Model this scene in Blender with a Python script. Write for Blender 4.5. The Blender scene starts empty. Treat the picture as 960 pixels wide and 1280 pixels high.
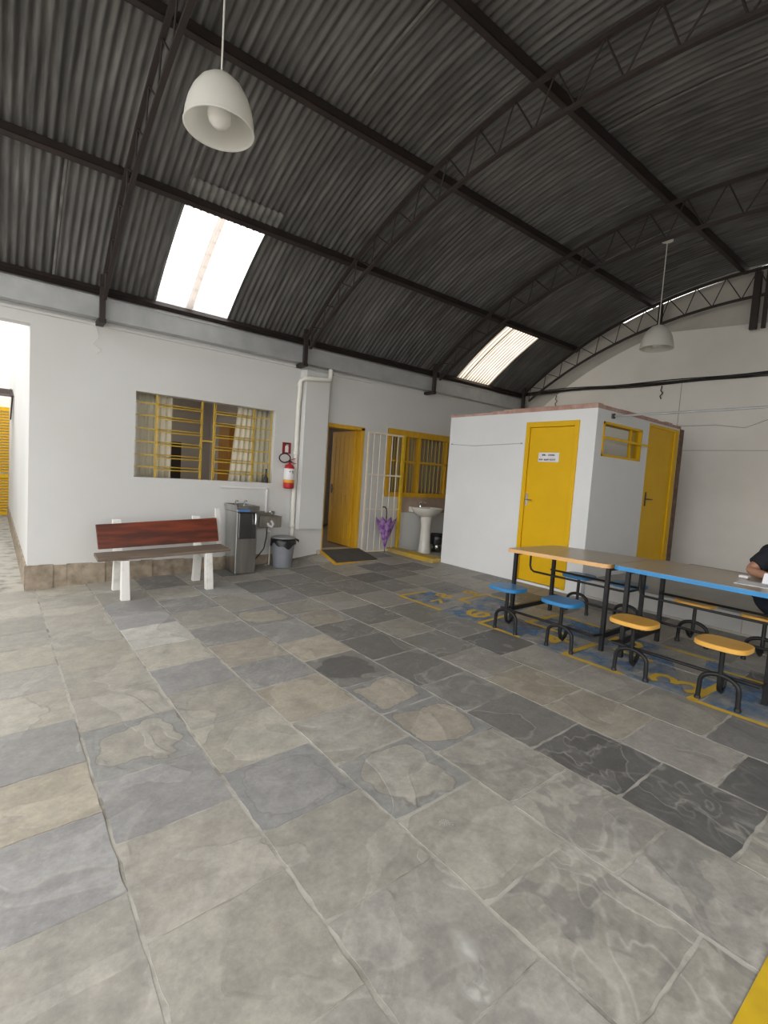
import bpy, bmesh, math, random
import numpy as np
from mathutils import Vector, Matrix
SC = bpy.context.scene
COL = SC.collection
PI = math.pi

# ------------------------------------------------------------------ camera, world, exposure
CAM_H = 1.62
YAW, PIT, ROL, FPX = 0.671523198, 0.0723188814, 0.0670285723, 620.708
_cy, _sy, _cp, _sp = math.cos(YAW), math.sin(YAW), math.cos(PIT), math.sin(PIT)
_f = Vector((_sy * _cp, _cy * _cp, -_sp)); _r = Vector((_cy, -_sy, 0)); _d = _f.cross(_r)
_c, _s = math.cos(ROL), math.sin(ROL)
_r2 = _c * _r - _s * _d; _d2 = _s * _r + _c * _d
cam = bpy.data.cameras.new('camera'); camo = bpy.data.objects.new('camera', cam); COL.objects.link(camo)
camo.matrix_world = Matrix(((_r2.x, -_d2.x, -_f.x, 0), (_r2.y, -_d2.y, -_f.y, 0), (_r2.z, -_d2.z, -_f.z, CAM_H), (0, 0, 0, 1)))
cam.sensor_fit = 'VERTICAL'; cam.sensor_height = 24.0; cam.lens = FPX / 1280 * 24.0
cam.clip_start = 0.05; cam.clip_end = 200
SC.camera = camo

wd = bpy.data.worlds.new('overcast_sky'); SC.world = wd; wd.use_nodes = True
bg = wd.node_tree.nodes['Background']; bg.inputs[0].default_value = (1.0, 0.992, 0.97, 1); bg.inputs[1].default_value = 2.6
SC.view_settings.view_transform = 'Standard'; SC.view_settings.look = 'None'
SC.view_settings.gamma = 1.0; SC.view_settings.use_curve_mapping = False
SC.view_settings.exposure = 0.20

# ------------------------------------------------------------------ helpers
class MB:
    def __init__(s): s.v = []; s.f = []; s.sm = []; s.mi = []; s.col = None
    def add(s, vs, fs, smooth=False, mi=0):
        o = len(s.v); s.v += [tuple(v) for v in vs]
        for f in fs:
            s.f.append(tuple(i + o for i in f)); s.sm.append(smooth); s.mi.append(mi)
        return s
    def box(s, x0, x1, y0, y1, z0, z1, mi=0):
        x0, x1 = sorted((x0, x1)); y0, y1 = sorted((y0, y1)); z0, z1 = sorted((z0, z1))
        v = [(x, y, z) for z in (z0, z1) for y in (y0, y1) for x in (x0, x1)]
        return s.add(v, [(0, 2, 3, 1), (4, 5, 7, 6), (0, 1, 5, 4), (2, 6, 7, 3), (0, 4, 6, 2), (1, 3, 7, 5)], mi=mi)
    def hexa(s, v, mi=0):   # 8 corners in the order of box()
        return s.add(v, [(0, 2, 3, 1), (4, 5, 7, 6), (0, 1, 5, 4), (2, 6, 7, 3), (0, 4, 6, 2), (1, 3, 7, 5)], mi=mi)
    def beam(s, a, b, w, h, up=(0, 0, 1), mi=0):
        a, b = Vector(a), Vector(b); d = (b - a).normalized(); u = Vector(up)
        if abs(d.dot(u)) > .98: u = Vector((1, 0, 0))
        q = d.cross(u).normalized() * w / 2; p = q.cross(d).normalized() * h / 2
        v = [a - q - p, a + q - p, b - q - p, b + q - p, a - q + p, a + q + p, b - q + p, b + q + p]
        return s.hexa(v, mi)
    def tube(s, pts, r, n=8, closed=False, mi=0, caps=True):
        P = [Vector(p) for p in pts]; m = len(P); R = r if isinstance(r, (list, tuple)) else [r] * m
        vs = []; prev = None
        for i, p in enumerate(P):
            if closed: t = (P[(i + 1) % m] - P[i - 1]).normalized()
            else: t = (P[min(i + 1, m - 1)] - P[max(i - 1, 0)]).normalized()
            if prev is None:
                u = Vector((0, 0, 1)) if abs(t.z) < .9 else Vector((1, 0, 0))
                a = t.cross(u).normalized()
            else: a = (prev - t * prev.dot(t)).normalized()
            prev = a; b = t.cross(a)
            vs += [p + (a * math.cos(2 * PI * k / n) + b * math.sin(2 * PI * k / n)) * R[i] for k in range(n)]
        fs = []
        for i in range(m if closed else m - 1):
            j = (i + 1) % m
            fs += [(i * n + k, i * n + (k + 1) % n, j * n + (k + 1) % n, j * n + k) for k in range(n)]
        s.add(vs, fs, True, mi)
        if caps and not closed:
            s.add(vs[:n], [tuple(range(n))[::-1]], False, mi); s.add(vs[-n:], [tuple(range(n))], False, mi)
        return s
    def lathe(s, prof, c=(0, 0, 0), n=24, mi=0, sx=1, sy=1, smooth=True, cap=True):
        c = Vector(c); vs = []; fs = []
        for r, z in prof:
            vs += [c + Vector((r * sx * math.cos(2 * PI * k / n), r * sy * math.sin(2 * PI * k / n), z)) for k in range(n)]
        for i in range(len(prof) - 1):
            fs += [(i * n + k, i * n + (k + 1) % n, (i + 1) * n + (k + 1) % n, (i + 1) * n + k) for k in range(n)]
        s.add(vs, fs, smooth, mi)
        if cap and prof[0][0] > 1e-4: s.add(vs[:n], [tuple(range(n))[::-1]], False, mi)
        if cap and prof[-1][0] > 1e-4: s.add(vs[-n:], [tuple(range(n))], False, mi)
        return s
    def prism(s, poly, z0, z1, mi=0, ax='z'):
        n = len(poly)
        m = {'z': lambda a, b, c: (a, b, c), 'y': lambda a, b, c: (a, c, b), 'x': lambda a, b, c: (c, a, b)}[ax]
        vs = [m(a, b, z0) for a, b in poly] + [m(a, b, z1) for a, b in poly]
        fs = [tuple(range(n))[::-1], tuple(range(n, 2 * n))] + [(i, (i + 1) % n, n + (i + 1) % n, n + i) for i in range(n)]
        return s.add(vs, fs, False, mi)
    def build(s, name, mats, parent=None, bevel=0, loc=None, kind=None, fixn=False):
        me = bpy.data.meshes.new(name); me.from_pydata(s.v, [], s.f)
        me.polygons.foreach_set('use_smooth', s.sm); me.polygons.foreach_set('material_index', s.mi)
        for m in (mats if isinstance(mats, (list, tuple)) else [mats]): me.materials.append(m)
        if s.col is not None:
            ca = me.attributes.new('tone', 'FLOAT_COLOR', 'FACE')
            ca.data.foreach_set('color', np.array(s.col, dtype=np.float32).ravel())
        bm = bmesh.new(); bm.from_mesh(me)
        if fixn: bmesh.ops.recalc_face_normals(bm, faces=bm.faces)
        bm.to_mesh(me); bm.free(); me.update()
        o = bpy.data.objects.new(name, me); COL.objects.link(o)
        if parent is not None: o.parent = parent
        if loc is not None: o.location = loc
        if kind: o['kind'] = kind
        if bevel:
            b = o.modifiers.new('bevel', 'BEVEL'); b.width = bevel; b.segments = 2; b.limit_method = 'ANGLE'; b.angle_limit = math.radians(40)
            b.harden_normals = False
        return o

def tag(o, label=None, cat=None, group=None, kind=None):
    if label: o['label'] = label
    if cat: o['category'] = cat
    if group: o['group'] = group
    if kind: o['kind'] = kind
    return o
def thing(name, loc, label, cat, group=None):
    o = bpy.data.objects.new(name, None); COL.objects.link(o); o.location = loc; o.empty_display_size = .1
    return tag(o, label, cat, group)

def N(nt, t, **kw):
    n = nt.nodes.new(t)
    for k, v in kw.items():
        if k == 'inp':
            for a, b in v.items(): n.inputs[a].default_value = b
        else: setattr(n, k, v)
    return n
def ramp(nt, fac, stops):
    n = nt.nodes.new('ShaderNodeValToRGB'); e = n.color_ramp.elements
    while len(e) < len(stops): e.new(.5)
    for i, (p, c) in enumerate(stops):
        e[i].position = p; e[i].color = (c, c, c, 1) if isinstance(c, (int, float)) else (*c, 1)
    nt.links.new(fac, n.inputs[0]); return n.outputs[0]
def mix(nt, fac, a, b, mode='MIX'):
    n = nt.nodes.new('ShaderNodeMix'); n.data_type = 'RGBA'; n.blend_type = mode
    for s, i in ((fac, 0), (a, 6), (b, 7)):
        if hasattr(s, 'node'): nt.links.new(s, n.inputs[i])
        elif i == 0: n.inputs[0].default_value = s
        else: n.inputs[i].default_value = (*s, 1) if len(s) == 3 else s
    return n.outputs[2]
def math_(nt, op, a, b=None, c=None):
    n = nt.nodes.new('ShaderNodeMath'); n.operation = op
    for i, s in enumerate((a, b, c)):
        if s is None: continue
        if hasattr(s, 'node'): nt.links.new(s, n.inputs[i])
        else: n.inputs[i].default_value = s
    return n.outputs[0]
def noise(nt, vec, scale, detail=4, rough=.55, dist=0):
    n = N(nt, 'ShaderNodeTexNoise', inp={'Scale': scale, 'Detail': detail, 'Roughness': rough, 'Distortion': dist})
    nt.links.new(vec, n.inputs['Vector']); return n.outputs[0]
def base(name):
    m = bpy.data.materials.new(name); m.use_nodes = True; nt = m.node_tree
    b = nt.nodes['Principled BSDF']; return m, nt, b
def geo(nt): return N(nt, 'ShaderNodeTexCoord').outputs['Object']
def scalev(nt, v, sc):
    n = N(nt, 'ShaderNodeMapping'); n.inputs['Scale'].default_value = sc; nt.links.new(v, n.inputs['Vector']); return n.outputs[0]
def bump(nt, b, h, strength=.3, dist=.01):
    n = N(nt, 'ShaderNodeBump', inp={'Strength': strength, 'Distance': dist}); nt.links.new(h, n.inputs['Height']); nt.links.new(n.outputs[0], b.inputs['Normal'])
def mat(name, c, rough=.6, metal=0, c2=None, sc=3, stretch=(1, 1, 1), lo=.35, hi=.7, bmp=0, bsc=40, spec=.5):
    m, nt, b = base(name)
    b.inputs['Roughness'].default_value = rough; b.inputs['Metallic'].default_value = metal
    b.inputs['Specular IOR Level'].default_value = spec
    v = scalev(nt, geo(nt), stretch)
    c2 = c2 or tuple(x * .9 for x in c)
    f = ramp(nt, noise(nt, v, sc, 5), [(lo, 0.0), (hi, 1.0)])
    nt.links.new(mix(nt, f, c, c2), b.inputs['Base Color'])
    if bmp: bump(nt, b, noise(nt, v, bsc, 3), bmp, .004)
    return m

S = .047
def smooth(t): t = min(1, max(0, t)); return t * t * (3 - 2 * t)
def fz(x, y):
    return S * x + .085 * math.exp(-((x - 4.45) / .75) ** 2) * smooth((y - 6.2) / .75)

# ------------------------------------------------------------------ materials
M = {}
M['white_wall'] = mat('white_wall_paint', (.67, .668, .66), .75, c2=(.62, .615, .60), sc=.8, bmp=.12, bsc=60)
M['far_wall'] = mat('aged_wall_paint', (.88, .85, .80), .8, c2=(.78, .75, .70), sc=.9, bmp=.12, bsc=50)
M['far_wall_up'] = mat('shaded_gable_wall', (.60, .57, .52), .85, c2=(.48, .455, .41), sc=1.5, bmp=.2, bsc=50)  # recessed gable wall, its shadow put into the darker grey
M['hut_white'] = mat('hut_white_paint', (.80, .81, .82), .7, c2=(.75, .76, .77), sc=1.2, bmp=.08, bsc=60)
M['plinth'] = mat('rough_cement_plinth', (.40, .33, .25), .95, c2=(.19, .155, .115), sc=7, bmp=1.0, bsc=18)
M['yellow'] = mat('yellow_gloss_paint', (.80, .475, .004), .5, c2=(.73, .43, .003), sc=2, spec=.25)
M['yellow2'] = mat('yellow_wood_paint', (.66, .37, .016), .5, c2=(.56, .30, .014), sc=3, stretch=(6, 6, .6))
M['yellow_steel'] = mat('yellow_steel_paint', (.72, .47, .03), .4, c2=(.60, .38, .03), sc=8)
M['black_steel'] = mat('black_steel', (.009, .009, .010), .42, .0, c2=(.016, .016, .017), sc=12, spec=.35)
M['rust_steel'] = mat('oxide_primer_steel', (.036, .024, .022), .6, c2=(.022, .017, .016), sc=5)
M['galv'] = mat('galvanised_sheet', (.50, .51, .515), .45, .35, c2=(.40, .41, .415), sc=4)
M['pvc'] = mat('white_pvc', (.80, .785, .73), .4, c2=(.74, .72, .66), sc=4)
M['wood_red'] = mat('varnished_red_wood', (.21, .038, .011), .4, c2=(.075, .016, .008), sc=2.2, stretch=(.7, 6, 6), lo=.38, hi=.62, bmp=.15, bsc=12)
M['wood_grey'] = mat('weathered_plank', (.21, .155, .115), .8, c2=(.12, .09, .07), sc=3, stretch=(.8, 12, 12), bmp=.3, bsc=14)
M['white_wood'] = mat('white_painted_wood', (.78, .77, .74), .6, c2=(.55, .52, .46), sc=7, lo=.5, hi=.78, bmp=.25, bsc=25)
M['steel'] = mat('brushed_stainless', (.58, .575, .55), .30, 1, c2=(.36, .355, .345), sc=6, stretch=(1, 1, .15))
M['steel_reflection'] = mat('dark_reflection_steel', (.22, .22, .23), .25, 1, sc=6)
M['chrome'] = mat('chrome', (.75, .75, .75), .12, 1, sc=4)
M['grey_plastic'] = mat('grey_plastic', (.23, .24, .27), .5, c2=(.20, .21, .235), sc=4)
M['lid_plastic'] = mat('grey_lid_plastic', (.27, .275, .28), .45, sc=4)
M['black_plastic'] = mat('black_bag_plastic', (.012, .012, .013), .3, c2=(.02, .02, .021), sc=20, bmp=.6, bsc=30)
M['red'] = mat('red_enamel', (.50, .02, .025), .3, c2=(.42, .016, .02), sc=4)
M['red_sign'] = mat('red_sign_face', (.27, .012, .014), .5, sc=4)
M['label_white'] = mat('white_label', (.82, .80, .82), .5, sc=6)
M['label_orange'] = mat('orange_label', (.80, .33, .03), .5, sc=6)
M['ink'] = mat('dark_ink', (.03, .03, .035), .6, sc=6)
M['blue_label'] = mat('blue_label', (.08, .22, .52), .4, sc=6)
M['rubber'] = mat('black_rubber', (.014, .014, .014), .7, sc=8)
M['mat_grey'] = mat('dark_ramp_rubber', (.055, .05, .045), .85, c2=(.075, .068, .06), sc=8, bmp=.5, bsc=90)
M['gate_white'] = mat('cream_gate_paint', (.80, .745, .66), .5, c2=(.72, .62, .45), sc=5)
M['ceramic'] = mat('white_ceramic', (.80, .775, .72), .15, sc=2)
M['splash'] = mat('brown_splash_tile', (.42, .31, .245), .3, c2=(.36, .26, .2), sc=9)
M['pass_tile'] = mat('cream_floor_tile', (.50, .46, .38), .3, c2=(.42, .38, .31), sc=4)
M['brick'] = mat('pink_brick', (.42, .22, .18), .9, c2=(.55, .42, .36), sc=7, bmp=.4, bsc=30)
M['brick_edge'] = mat('raw_brick_edge', (.20, .125, .09), .95, c2=(.085, .055, .045), sc=9, bmp=.8, bsc=25)
M['platform'] = mat('platform_concrete', (.46, .45, .43), .85, c2=(.37, .36, .34), sc=2, bmp=.2, bsc=40)
M['platform_face'] = mat('platform_face_paint', (.56, .55, .53), .8, c2=(.45, .44, .42), sc=2, bmp=.2, bsc=40)
M['table_top'] = mat('beige_laminate', (.47, .385, .285), .28, c2=(.43, .35, .26), sc=2)
M['edge_wood'] = mat('varnished_edge', (.80, .47, .20), .4, c2=(.70, .39, .15), sc=4)
M['edge_blue'] = mat('blue_edge_paint', (.035, .26, .58), .4, c2=(.03, .22, .5), sc=4)
M['seat_blue'] = mat('blue_seat_paint', (.03, .22, .49), .35, c2=(.025, .18, .42), sc=4)
M['seat_yellow'] = mat('yellow_seat_varnish', (.76, .42, .085), .4, c2=(.68, .35, .06), sc=5)
M['shade'] = mat('white_acrylic_shade', (.80, .775, .715), .35, sc=3)
M['bulb'] = mat('bulb_glass', (.88, .87, .84), .25, sc=3)
M['curtain'] = mat('cream_curtain', (.86, .81, .68), .9, c2=(.78, .71, .57), sc=3, stretch=(6, 6, .4))
M['curtain_grey'] = mat('grey_blind_fabric', (.54, .47, .39), .9, c2=(.38, .32, .26), sc=3, stretch=(8, 8, .4))
M['room_wall'] = mat('room_wall_paint', (.60, .54, .47), .9, c2=(.54, .48, .41), sc=1)
M['room_floor'] = mat('room_floor', (.16, .115, .08), .6, sc=2)
M['brown_door'] = mat('brown_door_wood', (.44, .19, .022), .5, c2=(.34, .14, .018), sc=3, stretch=(6, 6, .5))
M['dark_wood'] = mat('dark_wood', (.05, .028, .018), .5, sc=3)
M['umb1'] = mat('purple_umbrella_cloth', (.17, .05, .27), .6, c2=(.42, .25, .50), sc=11, lo=.42, hi=.6)
M['dark'] = mat('dark_metal', (.03, .025, .03), .4, sc=4)
M['skin'] = mat('skin', (.42, .225, .145), .5, c2=(.36, .18, .115), sc=10)
M['shirt'] = mat('black_cotton', (.010, .011, .016), .95, c2=(.016, .017, .024), sc=20, bmp=.2, bsc=60)
M['trouser'] = mat('dark_navy_cloth', (.008, .010, .019), .95, c2=(.013, .015, .026), sc=18, bmp=.2, bsc=60)
M['hair'] = mat('dark_hair', (.02, .013, .009), .6, c2=(.035, .022, .014), sc=30, stretch=(1, 1, .2))
M['shoe'] = mat('black_shoe', (.02, .02, .02), .5, sc=6)
M['eye'] = mat('eye_white', (.8, .78, .75), .2, sc=6)
M['lips'] = mat('lips', (.36, .13, .11), .5, sc=9)
M['paper'] = mat('white_paper', (.85, .85, .90), .8, sc=4)
M['paint_yellow'] = mat('worn_yellow_floor_paint', (.64, .41, .04), .75, c2=(.40, .30, .10), sc=7, lo=.5, hi=.8)
M['strip_yellow'] = mat('bright_yellow_floor_paint', (.62, .41, .012), .7, c2=(.52, .34, .012), sc=12)
M['cable'] = mat('black_cable', (.02, .018, .016), .6, sc=6)
M['ext_wall'] = mat('sunlit_white_wall', (.85, .84, .82), .8, sc=1)
M['awning'] = mat('brown_awning_sheet', (.10, .075, .07), .6, sc=4)
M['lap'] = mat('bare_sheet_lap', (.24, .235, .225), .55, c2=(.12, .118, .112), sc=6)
M['seam'] = mat('wall_seam', (.42, .40, .37), .9, sc=3)

def glass_mat(name, col=(1, 1, 1), tr=.85):
    m, nt, b = base(name); nt.nodes.remove(b)
    t = N(nt, 'ShaderNodeBsdfTransparent', inp={0: (*col, 1)}); g = N(nt, 'ShaderNodeBsdfGlossy', inp={'Roughness': .05})
    x = N(nt, 'ShaderNodeMixShader', inp={0: 1 - tr}); nt.links.new(t.outputs[0], x.inputs[1]); nt.links.new(g.outputs[0], x.inputs[2])
    nt.links.new(x.outputs[0], nt.nodes['Material Output'].inputs[0]); return m
M['glass'] = glass_mat('window_glass', (.93, .93, .9), .9)
M['plastic_clear'] = glass_mat('frosted_tub', (.75, .78, .76), .75)

def skylight_mat(name, col, clear, rib_shade=False):
    m, nt, b = base(name); nt.nodes.remove(b)
    v = geo(nt); f = ramp(nt, noise(nt, scalev(nt, v, (1, 1, 1)), 6, 4), [(.3, 1.0), (.8, .82)])
    c = mix(nt, f, tuple(x * .75 for x in col), col)
    if rib_shade:   # darker ribs colour in the shading of the corrugation
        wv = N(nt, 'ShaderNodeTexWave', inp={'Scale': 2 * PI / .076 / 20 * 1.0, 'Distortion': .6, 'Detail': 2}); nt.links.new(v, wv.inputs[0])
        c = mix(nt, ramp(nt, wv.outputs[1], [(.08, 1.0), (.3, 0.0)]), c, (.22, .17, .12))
    a = N(nt, 'ShaderNodeBsdfTranslucent'); t = N(nt, 'ShaderNodeBsdfTransparent'); nt.links.new(c, a.inputs[0]); nt.links.new(c, t.inputs[0])
    x = N(nt, 'ShaderNodeMixShader', inp={0: clear}); nt.links.new(a.outputs[0], x.inputs[1]); nt.links.new(t.outputs[0], x.inputs[2])
    nt.links.new(x.outputs[0], nt.nodes['Material Output'].inputs[0]); return m
def shade_mat():
    m, nt, b = base('translucent_acrylic'); b.inputs['Base Color'].default_value = (.85, .84, .80, 1); b.inputs['Roughness'].default_value = .3
    t = N(nt, 'ShaderNodeBsdfTranslucent'); t.inputs[0].default_value = (.9, .89, .85, 1)
    f = noise(nt, geo(nt), 4, 3); c = mix(nt, f, (.87, .86, .825), (.84, .83, .79)); nt.links.new(c, b.inputs['Base Color'])
    x = N(nt, 'ShaderNodeMixShader', inp={0: .5}); nt.links.new(b.outputs[0], x.inputs[1]); nt.links.new(t.outputs[0], x.inputs[2])
    nt.links.new(x.outputs[0], nt.nodes['Material Output'].inputs[0]); return m
M['shade'] = shade_mat()
M['skylight'] = skylight_mat('translucent_sheet', (1, 1, 1), .45)
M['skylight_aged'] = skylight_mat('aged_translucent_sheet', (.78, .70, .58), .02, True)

def roof_mat():
    m, nt, b = base('corrugated_roof_sheet')
    at = N(nt, 'ShaderNodeAttribute', attribute_name='tone'); v = geo(nt)
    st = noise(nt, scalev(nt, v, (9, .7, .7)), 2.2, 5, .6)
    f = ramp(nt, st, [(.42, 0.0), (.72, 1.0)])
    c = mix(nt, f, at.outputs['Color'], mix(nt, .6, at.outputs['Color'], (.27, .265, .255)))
    blot = ramp(nt, noise(nt, v, .9, 4), [(.4, 0.0), (.7, 1.0)])
    c = mix(nt, blot, c, mix(nt, 1.0, c, (.72, .70, .69), 'MULTIPLY'))
    nt.links.new(c, b.inputs['Base Color']); b.inputs['Roughness'].default_value = .55; b.inputs['Metallic'].default_value = .0
    return m
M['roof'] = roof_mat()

def stone_mat():
    m, nt, b = base('slate_flagstone')
    at = N(nt, 'ShaderNodeAttribute', attribute_name='tone'); v = geo(nt)
    # layered slate: contour bands of a warped noise, shown where the stone's own alpha is high
    n1 = noise(nt, v, 1.5, 3, .5, 1.1)
    lay = ramp(nt, n1, [(.455, 0.0), (.475, 1.0)])
    c = mix(nt, math_(nt, 'MULTIPLY', lay, .65), at.outputs['Color'], mix(nt, 1.0, at.outputs['Color'], (.81, .805, .80), 'MULTIPLY'))
    edge = math_(nt, 'SUBTRACT', 1.0, math_(nt, 'SMOOTH_MIN', 1.0, math_(nt, 'MULTIPLY', math_(nt, 'ABSOLUTE', math_(nt, 'SUBTRACT', n1, .465)), 95.0), .05))
    edge = math_(nt, 'MAXIMUM', edge, 0.0)
    c = mix(nt, math_(nt, 'MULTIPLY', edge, .5), c, (.40, .385, .35))
    pa = N(nt, 'ShaderNodeAttribute', attribute_name='patch'); sp = N(nt, 'ShaderNodeSeparateXYZ'); nt.links.new(pa.outputs['Vector'], sp.inputs[0])
    so = N(nt, 'ShaderNodeSeparateXYZ'); nt.links.new(v, so.inputs[0])
    q4 = lambda i: math_(nt, 'POWER', math_(nt, 'ABSOLUTE', math_(nt, 'DIVIDE', math_(nt, 'SUBTRACT', so.outputs[i], sp.outputs[i]), .25)), 3.0)
    dd = math_(nt, 'POWER', math_(nt, 'ADD', q4(0), q4(1)), 1 / 3)
    dd = math_(nt, 'ADD', dd, math_(nt, 'MULTIPLY', math_(nt, 'SUBTRACT', noise(nt, v, 4.5, 3), .5), 1.1))
    ins = ramp(nt, dd, [(.80, 1.0), (.82, 0.0)]); rim = math_(nt, 'MAXIMUM', math_(nt, 'SUBTRACT', 1.0, math_(nt, 'MULTIPLY', math_(nt, 'ABSOLUTE', math_(nt, 'SUBTRACT', dd, .83)), 28.0)), 0.0)
    pos = math_(nt, 'MAXIMUM', sp.outputs[2], 0.0); neg = math_(nt, 'MAXIMUM', math_(nt, 'MULTIPLY', sp.outputs[2], -1.0), 0.0); amt = math_(nt, 'ABSOLUTE', sp.outputs[2])
    outm = math_(nt, 'SUBTRACT', 1.0, ins)
    c = mix(nt, math_(nt, 'MULTIPLY', outm, pos), c, (.27, .275, .275))
    c = mix(nt, math_(nt, 'MULTIPLY', outm, neg), c, (.33, .325, .305))
    c = mix(nt, math_(nt, 'MULTIPLY', rim, math_(nt, 'MULTIPLY', amt, .6)), c, (.17, .155, .13))
    n2 = noise(nt, v, 2.3, 2, .45, 1.7)
    fr = math_(nt, 'FRACT', math_(nt, 'MULTIPLY', n2, 6.5))
    band = math_(nt, 'MAXIMUM', math_(nt, 'SUBTRACT', 1.0, math_(nt, 'MULTIPLY', math_(nt, 'ABSOLUTE', math_(nt, 'SUBTRACT', fr, .5)), 5.0)), 0.0)
    band = math_(nt, 'MULTIPLY', band, math_(nt, 'MULTIPLY', at.outputs['Alpha'], ramp(nt, noise(nt, v, 2.0, 3), [(.34, 0.0), (.56, 1.0)])))
    drk = math_(nt, 'MULTIPLY', math_(nt, 'MULTIPLY', ramp(nt, noise(nt, v, 2.9, 3, .5, 1.5), [(.50, 0.0), (.54, 1.0)]), at.outputs['Alpha']), .45)
    c = mix(nt, drk, c, (.17, .17, .17))
    c = mix(nt, math_(nt, 'MULTIPLY', band, .6), c, (.54, .525, .49))
    grain = noise(nt, v, 9, 6, .65)
    c = mix(nt, ramp(nt, grain, [(.3, 0.0), (.75, 1.0)]), mix(nt, 1.0, c, (.76, .76, .76), 'MULTIPLY'), mix(nt, 1.0, c, (1.18, 1.165, 1.14), 'MULTIPLY'))
    stain = ramp(nt, noise(nt, v, 3.3, 4, .6), [(.66, 0.0), (.8, 1.0)])
    c = mix(nt, math_(nt, 'MULTIPLY', stain, .35), c, (.19, .155, .11))
    spk = ramp(nt, noise(nt, v, 70, 2, .5), [(.70, 0.0), (.78, 1.0)])
    c = mix(nt, math_(nt, 'MULTIPLY', spk, .25), c, (.55, .54, .50))
    fine = noise(nt, v, 45, 4, .7)
    c = mix(nt, ramp(nt, fine, [(.3, 0.0), (.7, 1.0)]), mix(nt, 1.0, c, (.88, .875, .87), 'MULTIPLY'), mix(nt, 1.0, c, (1.08, 1.08, 1.08), 'MULTIPLY'))
    nt.links.new(c, b.inputs['Base Color'])
    nt.links.new(ramp(nt, grain, [(.3, .42), (.8, .68)]), b.inputs['Roughness'])
    h = math_(nt, 'ADD', math_(nt, 'MULTIPLY', lay, -.4), math_(nt, 'MULTIPLY', grain, .5)); h = math_(nt, 'ADD', h, math_(nt, 'MULTIPLY', band, .12))
    bump(nt, b, h, .5, .008)
    return m
M['stone'] = stone_mat()
M['mortar'] = mat('pale_mortar', (.44, .42, .375), .95, c2=(.24, .225, .195), sc=6, lo=.46, hi=.68, bmp=.5, bsc=60)

def paint_wear(name, c, lo, hi, sc=4):
    m, nt, b = base(name); v = geo(nt)
    f = ramp(nt, noise(nt, v, sc, 6, .65), [(lo, 0.0), (hi, 1.0)])
    nt.links.new(mix(nt, .0, c, c), b.inputs['Base Color']); b.inputs['Roughness'].default_value = .8
    nt.links.new(f, b.inputs['Alpha']); return m
M['paint_blue'] = paint_wear('worn_blue_floor_paint', (.11, .23, .42), .40, .72)
M['paint_yel_worn'] = paint_wear('rubbed_yellow_floor_paint', (.60, .40, .06), .30, .52, 9)

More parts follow.
